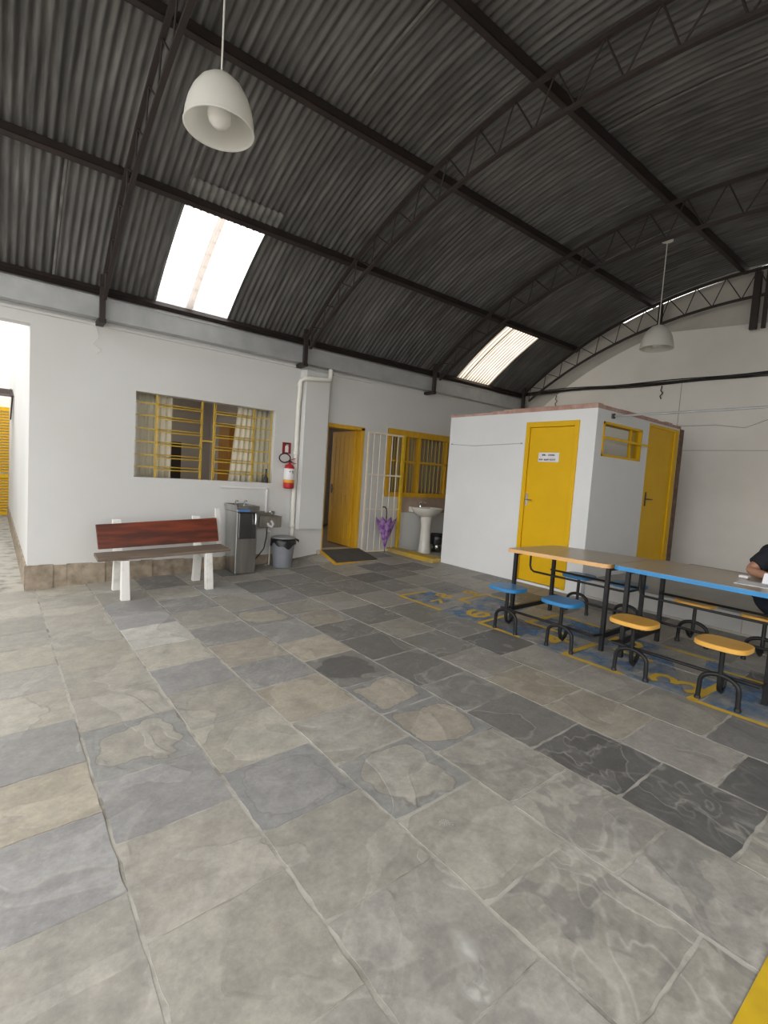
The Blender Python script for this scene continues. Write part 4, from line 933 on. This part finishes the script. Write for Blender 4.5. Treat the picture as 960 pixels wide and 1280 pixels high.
# ------------------------------------------------------------------ canteen tables with built-on stools
def superellipse(a, b, n=4.0, k=40):
    out = []
    for i in range(k):
        t = 2 * PI * i / k; c, s = math.cos(t), math.sin(t)
        out.append((a * math.copysign(abs(c) ** (2 / n), c), b * math.copysign(abs(s) ** (2 / n), s)))
    return out
def rrect(x0, x1, y0, y1, r, k=6):
    out = []
    for cx, cy, a0 in ((x1 - r, y1 - r, 0), (x0 + r, y1 - r, 90), (x0 + r, y0 + r, 180), (x1 - r, y0 + r, 270)):
        for i in range(k + 1):
            a = math.radians(a0 + 90 * i / k); out.append((cx + r * math.cos(a), cy + r * math.sin(a)))
    return out
def table(cy, half, ztop, lab, edge_m, seat_m, fr_st, bk_st, legs_y, tilt):
    cx = 4.62; z0 = fz(cx, cy)
    t = thing('canteen_table', (cx, cy, z0), lab, 'table', 'steel canteen tables with attached stools')
    hz = ztop - z0; hw = .44
    F = lambda x, y: fz(cx + x, cy + y) - z0
    def zt(y): return hz - tilt * y
    mb = MB(); P = rrect(-hw, hw, -half, half, .06); n = len(P)
    vs = [(x, y, zt(y)) for x, y in P] + [(x, y, zt(y) - .004) for x, y in P]
    mb.add(vs, [tuple(range(n)), *[(i, n + i, n + (i + 1) % n, (i + 1) % n) for i in range(n)]]); top_o = mb.build('tabletop', M['table_top'], t)
    P2 = rrect(-hw - .003, hw + .003, -half - .003, half + .003, .063); mb = MB()
    vs = [(x, y, zt(y) - .0015) for x, y in P2] + [(x, y, zt(y) - .036) for x, y in P2] + [(x, y, zt(y) - .0015) for x, y in P]
    mb.add(vs, [(i, n + i, n + (i + 1) % n, (i + 1) % n) for i in range(n)] + [tuple(range(n, 2 * n))[::-1]] + [(2 * n + i, i, (i + 1) % n, 2 * n + (i + 1) % n) for i in range(n)])
    mb.build('edge_band', edge_m, top_o)
    lx0, lx1 = 4.262 - cx, 4.262 - cx + .70
    for x in (lx0, lx1):
        for y in legs_y:
            y = y - cy; mb = MB(); mb.beam((x, y, F(x, y)), (x, y, zt(y) - .034), .036, .036, up=(1, 0, 0)); mb.build('leg', M['black_steel'], t, bevel=.004)
    for y in legs_y:
        y = y - cy; mb = MB(); mb.beam((lx0, y, F(lx0, y) + .14), (lx1, y, F(lx1, y) + .12), .03, .045); mb.build('crossbar', M['black_steel'], t)
        mb = MB(); mb.beam((lx0, y, zt(y) - .05), (lx1, y, zt(y) - .05), .03, .03); mb.build('top_rail', M['black_steel'], t)
    # under-top rack: one bent rod loop
    yl, yr = max(legs_y) - cy + .03, min(legs_y) - cy - .03
    za = .71 - z0 if hz > 0 else 0
    zr = za; lx1_ = 4.262 - cx + .70
    mb = MB()
    mb.tube([(-.06, yl, hz - .045), (-.06, yl, zr + .06), (-.06, yl - .015, zr + .02), (-.06, yl - .05, zr), (-.06, yr + .06, zr), (-.045, yr + .015, zr), (.0, yr, zr), (.20, yr, zr), (.245, yr + .015, zr), (.26, yr + .06, zr), (.26, yl - .05, zr), (lx1_, yl - .03, zr)], .011, 8)
    mb.build('rack_rod', M['black_steel'], t)
    for side, sts, xr in ((-1, fr_st, 4.085 - cx), (1, bk_st, 5.0 - cx)):
        ys = [s_[1] - cy for s_ in sts]; ye = (min(ys) if side > 0 else min(min(ys), min(legs_y) - cy))
        zr_ = F(xr, 0) + .175
        a_, b_ = max(max(ys), max(legs_y) - cy) , min(min(ys), min(legs_y) - cy)
        mb = MB(); mb.tube([(xr, a_, zr_), (xr, b_, zr_)], .0125, 8)
        for yy in legs_y: mb.tube([(xr, yy - cy, zr_), ((lx0 if side < 0 else lx1), yy - cy, zr_ - .02)], .0125, 8)
        mb.build('stool_rail', M['black_steel'], t)
        for (sx, sy_, sz) in sts:
            x, y = sx - cx, sy_ - cy; f = F(x, y); zs = sz - z0
            mb = MB(); P = superellipse(.148, .165, 3.2); n2 = len(P)
            vs = [(x + a, y + b, zs - .006) for a, b in P] + [(x + a * .97, y + b * .97, zs) for a, b in P] + [(x + a, y + b, zs - .03) for a, b in P] + [(x + a * .96, y + b * .96, zs - .035) for a, b in P]
            mb.add(vs, [tuple(range(n2, 2 * n2)), *[(i, (i + 1) % n2, n2 + (i + 1) % n2, n2 + i) for i in range(n2)], *[(2 * n2 + i, 2 * n2 + (i + 1) % n2, (i + 1) % n2, i) for i in range(n2)], *[(3 * n2 + i, 3 * n2 + (i + 1) % n2, 2 * n2 + (i + 1) % n2, 2 * n2 + i) for i in range(n2)], tuple(range(3 * n2, 4 * n2))[::-1]])
            seat_o = mb.build('stool_seat', seat_m, t)
            g = -side   # direction towards the table
            mb = MB(); mb.tube([(x, y, zs - .035), (x, y, f + .16), (x + g * .012, y, f + .11), (x + g * .05, y, f + .085), (x + g * .09, y, f + .11), (xr, y, zr_)], .0165, 8); so = mb.build('stool_post', M['black_steel'], t); seat_o.parent = so
            xo = x - g * .0
            A = []
            for k in range(13):
                a = PI * k / 12; A.append((xo, y + .118 * math.cos(a), f + .14 + .075 * math.sin(a)))
            A = [(xo, y + .123, f)] + A + [(xo, y - .123, f)]
            mb = MB(); mb.tube(A, .0165, 8)
            for s_ in (.123, -.123): mb.lathe([(.021, 0), (.021, .02), (.017, .025)], (xo, y + s_, f), n=10)
            mb.tube([(xo, y, f + .21), (x + g * .0, y, f + .26)], .014, 8); mb.build('stool_foot', M['black_steel'], so)
    return t
table(2.648, .54, .976, 'beige canteen table with varnished wood edge and blue stools, before the cubicle door', M['edge_wood'], M['seat_blue'],
      [(3.945, 2.95, .637), (3.966, 2.375, .637)], [(5.15, 2.91, .672), (5.15, 2.36, .69)], (3.12, 2.14), .021)
table(1.47, .60, .995, 'beige canteen table with blue edge and yellow stools, where the person sits', M['edge_blue'], M['seat_yellow'],
      [(3.94, 1.733, .637), (3.974, 1.14, .637)], [(5.15, 1.735, .655), (5.15, 1.20, .655)], (1.965, .94), .0)

# ------------------------------------------------------------------ person at the right edge
def skin_mesh(name, verts, edges, rad, m, parent, root=0, sub=2):
    me = bpy.data.meshes.new(name); me.from_pydata(verts, edges, []); me.materials.append(m)
    o = bpy.data.objects.new(name, me); COL.objects.link(o)
    if parent is not None: o.parent = parent
    s_ = o.modifiers.new('skin', 'SKIN'); s_.use_smooth_shade = True
    lay = me.skin_vertices[0] if me.skin_vertices else None
    if lay is None:
        bm = bmesh.new(); bm.from_mesh(me); bm.verts.layers.skin.verify(); bm.to_mesh(me); bm.free(); lay = me.skin_vertices[0]
    for i, r in enumerate(rad):
        lay.data[i].radius = r if isinstance(r, tuple) else (r, r); lay.data[i].use_root = (i == root)
    ss = o.modifiers.new('smooth', 'SUBSURF'); ss.levels = 1; ss.render_levels = sub
    return o
class SK:
    def __init__(s): s.v = []; s.e = []; s.r = []
    def chain(s, pts, start=None):
        prev = start; ids = []
        for p, r in pts:
            s.v.append(tuple(p)); s.r.append(r); i = len(s.v) - 1
            if prev is not None: s.e.append((prev, i))
            prev = i; ids.append(i)
        return ids
PX0, PY0, PZ0 = 5.225, 1.19, .655
ps = thing('person', (PX0, PY0, PZ0), 'person in black short-sleeved top sitting sideways with an elbow on the blue-edged table', 'person')
ps.rotation_euler = (0, 0, PI / 2)
# local: they face -x, their right side (+y) is towards the table
B = SK()
tor = B.chain([((.02, 0, .11), (.09, .115)), ((.01, 0, .22), (.09, .115)), ((-.01, .02, .38), (.105, .14)), ((-.03, .045, .52), (.085, .135)), ((-.05, .055, .595), (.06, .075)), ((-.07, .06, .66), (.052, .052)), ((-.11, .065, .72), (.07, .075)), ((-.135, .065, .79), (.092, .084)), ((-.13, .065, .86), (.084, .076)), ((-.12, .065, .90), (.045, .04))])
for sd in (1, -1):
    hipy = .085 * sd
    B.chain([((-.03, hipy, .085), .066), ((-.22, hipy + .02 * sd, .09), .066), ((-.42, hipy + .04 * sd, .095), .056), ((-.45, hipy + .04 * sd, -.02), .054), ((-.43, hipy + .04 * sd, -.18), .05), ((-.40, hipy + .04 * sd, -.335), .036), ((-.43, hipy + .04 * sd, -.375), .036), ((-.54, hipy + .05 * sd, -.385), .026)], tor[0])
def fingers(wr, d, thumb):
    p = Vector(B.v[wr]); d = Vector(d).normalized(); q = Vector((-d.y, d.x, 0)) * thumb
    for off, ln in ((.030, .062), (.010, .07), (-.010, .066), (-.029, .052)):
        b_ = p + d * .035 + q * off + Vector((0, 0, -.004)); c_ = b_ + d * ln * .6 + Vector((0, 0, .006)); e_ = c_ + d * ln * .35 + Vector((0, 0, -.016)); f_ = e_ + d * .01 + Vector((0, 0, -.010))
        B.chain([(b_, .0095), (c_, .0088), (e_, .008), (f_, .007)], wr)
    t_ = p + q * .030 + Vector((0, 0, -.004)); B.chain([(t_, .011), (t_ + d * .03 + q * .022, .0095), (t_ + d * .058 + q * .018 + Vector((0, 0, -.006)), .008)], wr)
# right arm: elbow resting on the table edge, forearm lying on the top
ra = B.chain([((-.025, .20, .545), .050), ((.02, .265, .50), .050), ((.065, .315, .435), .046), ((.095, .352, .395), .040), ((.00, .41, .388), .036), ((-.11, .455, .374), .026), ((-.155, .465, .370), (.036, .017))], tor[3])
fingers(ra[-1], (-1, .1, 0), 1 if False else -1)
la = B.chain([((-.05, -.12, .545), .050), ((-.09, -.19, .47), .050), ((-.13, -.20, .38), .045), ((-.20, -.14, .36), .040), ((-.27, .05, .385), .035), ((-.30, .20, .382), .026), ((-.305, .245, .378), (.017, .036))], tor[3])
fingers(la[-1], (-.1, 1, 0), -1)
skin_mesh('body', B.v, B.e, B.r, M['skin'], ps, 0)
T = SK()
tt = T.chain([((.02, 0, .085), (.147, .174)), ((.01, 0, .22), (.125, .155)), ((-.01, .02, .38), (.122, .158)), ((-.03, .045, .51), (.125, .165)), ((-.04, .052, .565), (.10, .13)), ((-.055, .056, .60), (.07, .085))])
T.chain([((-.025, .195, .535), .092), ((.02, .265, .50), .077), ((.06, .308, .443), .070), ((.064, .312, .438), .070)], tt[3])
T.chain([((-.045, -.11, .535), .090), ((-.09, -.19, .47), .071), ((-.115, -.195, .41), .065)], tt[3])
skin_mesh('shirt', T.v, T.e, T.r, M['shirt'], ps, 0)
T = SK()
t0 = T.chain([((.02, 0, .20), (.115, .145)), ((.03, 0, .15), (.13, .16)), ((.03, 0, .09), (.135, .165))])
for sd in (1, -1):
    T.chain([((-.03, .085 * sd, .085), .10), ((-.22, .105 * sd, .095), .092), ((-.42, .125 * sd, .095), .077), ((-.455, .125 * sd, -.02), .07), ((-.43, .125 * sd, -.18), .065), ((-.405, .125 * sd, -.32), .055)], t0[2])
skin_mesh('trousers', T.v, T.e, T.r, M['trouser'], ps, 0)
mb = MB(); vs = []; nu, nv = 32, 18
for iv in range(nv + 1):
    for iu in range(nu):
        th = PI * iv / nv; a = 2 * PI * iu / nu; k_ = 1 + .012 * math.sin(11 * a)
        vs.append((-.128 + .104 * k_ * math.sin(th) * math.cos(a), .065 + .098 * k_ * math.sin(th) * math.sin(a), .825 + .112 * math.cos(th)))
fs = []
for iv in range(nv):
    for iu in range(nu):
        f = (iv * nu + iu, iv * nu + (iu + 1) % nu, (iv + 1) * nu + (iu + 1) % nu, (iv + 1) * nu + iu)
        cx_ = sum(vs[q][0] for q in f) / 4; cz_ = sum(vs[q][2] for q in f) / 4
        if (cx_ < -.150 and cz_ < .865) or (cx_ < -.10 and cz_ < .80) or cz_ < .735: continue
        fs.append(f)
mb.add(vs, fs, True)
mb.lathe([(.001, .70), (.030, .71), (.042, .75), (.03, .79), (.001, .80)], (-.025, .062, 0), n=16)
hr = mb.build('hair', M['hair'], ps); sd_ = hr.modifiers.new('thickness', 'SOLIDIFY'); sd_.thickness = .008; sd_.offset = 1
for sd in (1, -1):
    T = SK(); T.chain([((-.40, .13 * sd, -.365), (.045, .04)), ((-.47, .135 * sd, -.38), (.045, .032)), ((-.57, .14 * sd, -.388), (.04, .024))]); skin_mesh('shoe', T.v, T.e, T.r, M['shoe'], ps, 0)
    mb = MB(); mb.lathe([(.001, -.007), (.009, -.005), (.012, 0), (.009, .005), (.001, .007)], (-.211, .065 + .033 * sd, .80), n=12); ey = mb.build('eye', M['eye'], ps); mb = MB(); mb.lathe([(.001, -.005), (.005, 0), (.001, .005)], (-.2205, .065 + .033 * sd, .80), n=10); mb.build('iris', M['ink'], ey)
    mb = MB(); mb.lathe([(.001, -.028), (.012, -.02), (.014, .01), (.001, .028)], (-.125, .065 + .093 * sd, .79), n=10, sy=.5); mb.build('ear', M['skin'], ps)
mb = MB(); mb.tube([(-.216, .065, .80), (-.236, .065, .775), (-.24, .065, .765), (-.216, .065, .757)], [.008, .012, .013, .006], 8); mb.build('nose', M['skin'], ps)
mb = MB(); mb.tube([(-.203, .042, .735), (-.213, .065, .734), (-.203, .088, .735)], [.004, .007, .004], 8); mb.build('mouth', M['lips'], ps)

ZT2 = .9955
pp = MB()
pp.hexa([(4.40, .98, ZT2), (4.62, 1.0, ZT2), (4.38, 1.24, ZT2), (4.60, 1.26, ZT2), (4.40, .98, ZT2 + .003), (4.62, 1.0, ZT2 + .003), (4.38, 1.24, ZT2 + .003), (4.60, 1.26, ZT2 + .003)])
tag(pp.build('paper_sheet', M['paper']), 'white sheets of paper under the person on the blue-edged table', 'paper')
nb = thing('notebook', (4.655, 1.09, ZT2 + .0), 'upright white notebook pages beside the hand on the blue-edged table', 'notebook')
mb = MB(); mb.hexa([(-.01, -.10, 0), (.0, -.10, 0), (-.05, .035, 0), (-.04, .035, 0), (.03, -.10, .075), (.04, -.10, .075), (-.01, .035, .075), (.0, .035, .075)]); mb.build('page', M['paper'], nb)
mb = MB(); mb.hexa([(.0, -.10, 0), (.004, -.10, 0), (-.04, .035, 0), (-.036, .035, 0), (.04, -.10, .078), (.044, -.10, .078), (.0, .035, .078), (.004, .035, .078)]); mb.build('cover', M['label_white'], nb)
ph = MB(); P = rrect(-.04, .04, -.035, .035, .015)
ph.prism(P, 0, .022); o = ph.build('eraser', M['label_white'], bevel=.006); o.location = (4.785, 1.285, ZT2)
tag(o, 'small white rounded block lying beside the person\'s elbow on the table', 'eraser')

# ------------------------------------------------------------------ fixtures on the walls
cdt = MB(); pts = []
for k in range(40):
    y = 6.95 - k * (6.95 + 2.2) / 39; pts.append((XF - .03, y, 3.60 - .010 * (6.95 - y) + .015 * math.sin(y * 1.3)))
cdt.tube(pts, .024, 8)
for q in (.03, -.028): cdt.tube([(a - .012, b, c + q + .012 * math.sin(b * 3 + q * 90)) for a, b, c in pts], .009, 6)
tag(cdt.build('cable_run', M['cable']), 'dark bundle of pipe and cables running along the far wall under the truss', 'cable')
for y, z, lab in ((6.05, 3.57, 'dark cable end dangling from the cable run behind the cubicle'), (3.98, 3.555, 'dark cable end dangling from the cable run near the right pendant lamp')):
    mb = MB(); z -= .055; mb.tube([(XF - .05, y, z), (XF - .06, y + .01, z - .08), (XF - .05, y - .02, z - .12), (XF - .05, y + .02, z - .17), (XF - .04, y, z - .22)], .010, 6)
    tag(mb.build('loose_cable', M['cable']), lab, 'cable', 'dangling cable ends on the far wall')
rd = thing('clothes_rail', (6.16, HY0, 2.565), 'thin steel pipe fixed to the cubicle side and running out to the right', 'rail')
mb = MB(); mb.tube([(0, 0, 0), (0, -5.3, .03)], .012, 8); mb.build('pipe', M['galv'], rd)
mb = MB(); mb.lathe([(.032, -.03), (.032, .03)], n=12); mb.build('wall_bracket', M['dark'], rd)
mb = MB(); mb.tube([(XF - .008, 3.66, 2.80), (XF - .008, 3.1, 2.80), (XF - .008, 2.7, 2.74), (XF - .008, 2.4, 2.86), (XF - .008, 1.5, 2.8)], .004, 5)
tag(mb.build('wall_wire', M['lid_plastic']), 'thin grey wire sagging along the far wall right of the cubicle door', 'wire')
mb = MB(); mb.tube([(.95, 6.96, 3.19), (1.0, 6.97, 3.05), (.93, 6.98, 2.96), (1.03, 6.98, 2.90), (.98, 6.985, 2.85)], .004, 5)
tag(mb.build('loose_wire', M['pvc']), 'thin loose wire dangling below the truss foot left of the window', 'wire')
mb = MB(); mb.tube([(HX0 - .008, 5.66, 2.2), (HX0 - .008, 5.2, 2.17), (HX0 - .008, 4.32, 2.2)], .003, 5)
for y in (5.66, 4.32): mb.lathe([(.014, -.01), (.014, .01)], (HX0 - .006, y, 2.2), n=8)
tag(mb.build('cord', M['galv']), 'thin cord strung between two hooks on the cubicle front', 'cord')

# ------------------------------------------------------------------ painted floor game
hp = thing('floor_hopscotch', (4.4, 2.7, fz(4.4, 2.7)), 'worn yellow and blue hopscotch painted on the flagstones under the tables', 'floor marking')
hp['kind'] = 'structure'
oh = Vector((-4.4, -2.7, -fz(4.4, 2.7)))
def fl_poly(mb, P, dz):
    mb.add([Vector((x, y, fz(x, y) + dz)) + oh for x, y in P], [tuple(range(len(P)))])
def fl_line(mb, a, b, w, dz=.0045):
    a, b = Vector((*a, 0)), Vector((*b, 0)); d_ = (b - a).normalized(); q = Vector((-d_.y, d_.x, 0)) * w / 2
    fl_poly(mb, [(a - q)[:2], (b - q)[:2], (b + q)[:2], (a + q)[:2]], dz)
mb = MB()
for a, b, w_ in [((3.9, 4.51), (3.9, 3.79), .045), ((3.9, 4.5), (4.31, 4.45), .045), ((4.39, 3.98), (4.40, 3.8), .045), ((4.38, 3.97), (4.85, 3.96), .045), ((4.86, 3.96), (4.84, 3.4), .04),
                 ((3.93, 3.27), (3.93, 2.76), .045), ((3.93, 3.26), (4.36, 3.26), .045), ((4.38, 3.03), (4.38, 2.55), .045), ((4.38, 3.0), (4.86, 2.96), .05), ((4.88, 2.96), (4.87, 2.4), .04),
                 ((3.905, 2.29), (3.915, 1.78), .045), ((3.9, 2.28), (4.38, 2.25), .05), ((4.86, 1.85), (4.86, 1.45), .04), ((3.905, 1.29), (3.925, .3), .045), ((3.9, 1.28), (4.38, 1.24), .06), ((4.4, 2.1), (4.4, 1.75), .04), ((4.68, 1.32), (4.68, .9), .04)]:
    fl_line(mb, a, b, w_)
mb.build('outline', M['paint_yellow'], hp, fixn=False)
mb = MB()
for P in ([(3.92, 4.46), (4.36, 4.43), (4.36, 3.98), (3.92, 3.98)], [(3.9, 3.78), (4.9, 3.9), (4.9, 3.3), (3.9, 3.3)], [(3.95, 3.24), (4.36, 3.24), (4.36, 2.32), (3.88, 2.32)], [(4.4, 2.94), (4.85, 2.94), (4.85, 2.3), (4.4, 2.3)], [(3.92, 2.25), (4.84, 2.2), (4.84, 1.82), (3.9, 1.30)], [(3.93, 1.24), (4.84, 1.5), (4.84, .5), (3.95, .5)]):
    n = 8; (ax, ay), (bx_, by), (cx, cy), (dx, dy) = P; vs = []
    for i in range(n + 1):
        for j in range(n + 1):
            u, v_ = i / n, j / n
            x = (ax * (1 - u) + bx_ * u) * (1 - v_) + (dx * (1 - u) + cx * u) * v_; y = (ay * (1 - u) + by * u) * (1 - v_) + (dy * (1 - u) + cy * u) * v_
            vs.append(Vector((x, y, fz(x, y) + .0035)) + oh)
    mb.add(vs, [(i * (n + 1) + j, i * (n + 1) + j + 1, (i + 1) * (n + 1) + j + 1, (i + 1) * (n + 1) + j) for i in range(n) for j in range(n)])
mb.build('blue_fill', M['paint_blue'], hp)
SEG = {'0': [[(-.5, .6), (-.3, .95), (.3, .95), (.5, .6), (.5, -.6), (.3, -.95), (-.3, -.95), (-.5, -.6), (-.5, .6)]],
       '3': [[(-.5, .75), (-.2, 1), (.3, .95), (.5, .6), (.35, .2), (-.05, .02), (.4, -.2), (.55, -.6), (.3, -.95), (-.2, -1), (-.5, -.75)]],
       '4': [[(.25, -1), (.25, 1), (-.55, -.3), (.6, -.3)]], '5': [[(.5, 1), (-.4, 1), (-.45, .15), (.1, .25), (.5, -.1), (.5, -.6), (.1, -1), (-.5, -.8)]],
       '6': [[(.4, .95), (-.1, .9), (-.5, .3), (-.5, -.6), (-.2, -.98), (.3, -.95), (.5, -.5), (.3, -.05), (-.2, -.05), (-.48, -.4)]],
       '7': [[(-.5, 1), (.5, 1), (-.1, -1)]], '8': [[(0, .02), (-.45, .4), (-.4, .8), (0, 1), (.4, .8), (.45, .4), (0, .02), (-.5, -.4), (-.45, -.85), (0, -1), (.45, -.85), (.5, -.4), (0, .02)]],
       '9': [[(.48, .4), (.2, .05), (-.3, .05), (-.5, .5), (-.3, .95), (.2, .98), (.5, .6), (.5, -.3), (.1, -.9), (-.4, -.95)]], '1': [[(-.25, .6), (.05, 1), (.05, -1)]], '2': [[(-.5, .6), (-.2, .98), (.3, .95), (.5, .55), (-.5, -1), (.55, -1)]]}
def digit(ch, cx, cy, hx, hy, w_, m):
    mb = MB()
    for pl in SEG[ch]:
        P = [(cx + a * hx, cy + b * hy) for a, b in pl]
        for a, b in zip(P[:-1], P[1:]):
            d_ = Vector((b[0] - a[0], b[1] - a[1])); d_ = d_.normalized() * w_ * .3
            fl_line(mb, (a[0] - d_.x, a[1] - d_.y), (b[0] + d_.x, b[1] + d_.y), w_, .0055 + .0003 * rng.random())
    mb.build('number', m, hp)
digit('3', 4.10, 1.46, .16, .155, .05, M['paint_yellow'])
digit('4', 4.17, 2.53, .16, .11, .055, M['paint_yellow'])
digit('5', 4.66, 2.10, .15, .12, .05, M['paint_yellow'])
digit('6', 4.15, 3.48, .19, .11, .055, M['paint_yellow'])
digit('8', 4.36, 4.20, .13, .09, .035, M['paint_yellow'])
digit('9', 4.74, 4.10, .11, .09, .035, M['paint_yellow'])
digit('7', 4.12, 4.04, .14, .06, .04, M['paint_yellow'])
digit('0', 4.62, 4.34, .09, .07, .025, M['paint_blue'])
mb = MB(); 
for k in range(14):
    x0 = .7 + k * .23; fl_poly(mb, [(x0, .19), (x0 + .23, .19), (x0 + .23, .361), (x0, .361)], .0045)
st = mb.build('floor_line', M['strip_yellow'], None); st.location = -oh
tag(st, 'wide bright yellow line painted across the flagstones at the bottom right corner', 'floor marking', kind='structure')

# pale lime stain on the near flagstones
def lime_mat():
    m, nt, b = base('lime_stain'); v = geo(nt)
    b.inputs['Base Color'].default_value = (.62, .61, .57, 1); b.inputs['Roughness'].default_value = .9
    c = noise(nt, v, 5, 4, .6, 1.0); at = N(nt, 'ShaderNodeAttribute', attribute_name='edge')
    f = ramp(nt, math_(nt, 'MULTIPLY', math_(nt, 'ADD', math_(nt, 'MULTIPLY', c, 1.6), at.outputs['Fac']), .4), [(.40, 0.0), (.66, .75)])
    nt.links.new(f, b.inputs['Alpha']); return m
ML = lime_mat()
def stain(name, pts, m):
    mb = MB(); n = 26; ed = []
    for (cx, cy, rx, ry, rot, amp) in pts:
        vs = []; rr = [0, .35, .7, 1.0]
        for q in rr:
            for k in range(n):
                a = 2 * PI * k / n; x, y = rx * q * math.cos(a), ry * q * math.sin(a)
                x, y = cx + x * math.cos(rot) - y * math.sin(rot), cy + x * math.sin(rot) + y * math.cos(rot)
                vs.append((x, y, fz(x, y) + .0045)); ed.append(amp * (1 - q))
        mb.add(vs, [(i * n + k, i * n + (k + 1) % n, (i + 1) * n + (k + 1) % n, (i + 1) * n + k) for i in range(3) for k in range(n)])
    o = mb.build(name, m, kind='structure'); a_ = o.data.attributes.new('edge', 'FLOAT', 'POINT'); a_.data.foreach_set('value', ed); return o
stain('floor_stain', [(1.26, .99, .07, .20, -.35, .85), (1.19, .86, .11, .10, 0, .85), (1.335, 1.12, .08, .12, .4, .6), (1.62, 1.44, .05, .07, .3, .7)], ML)
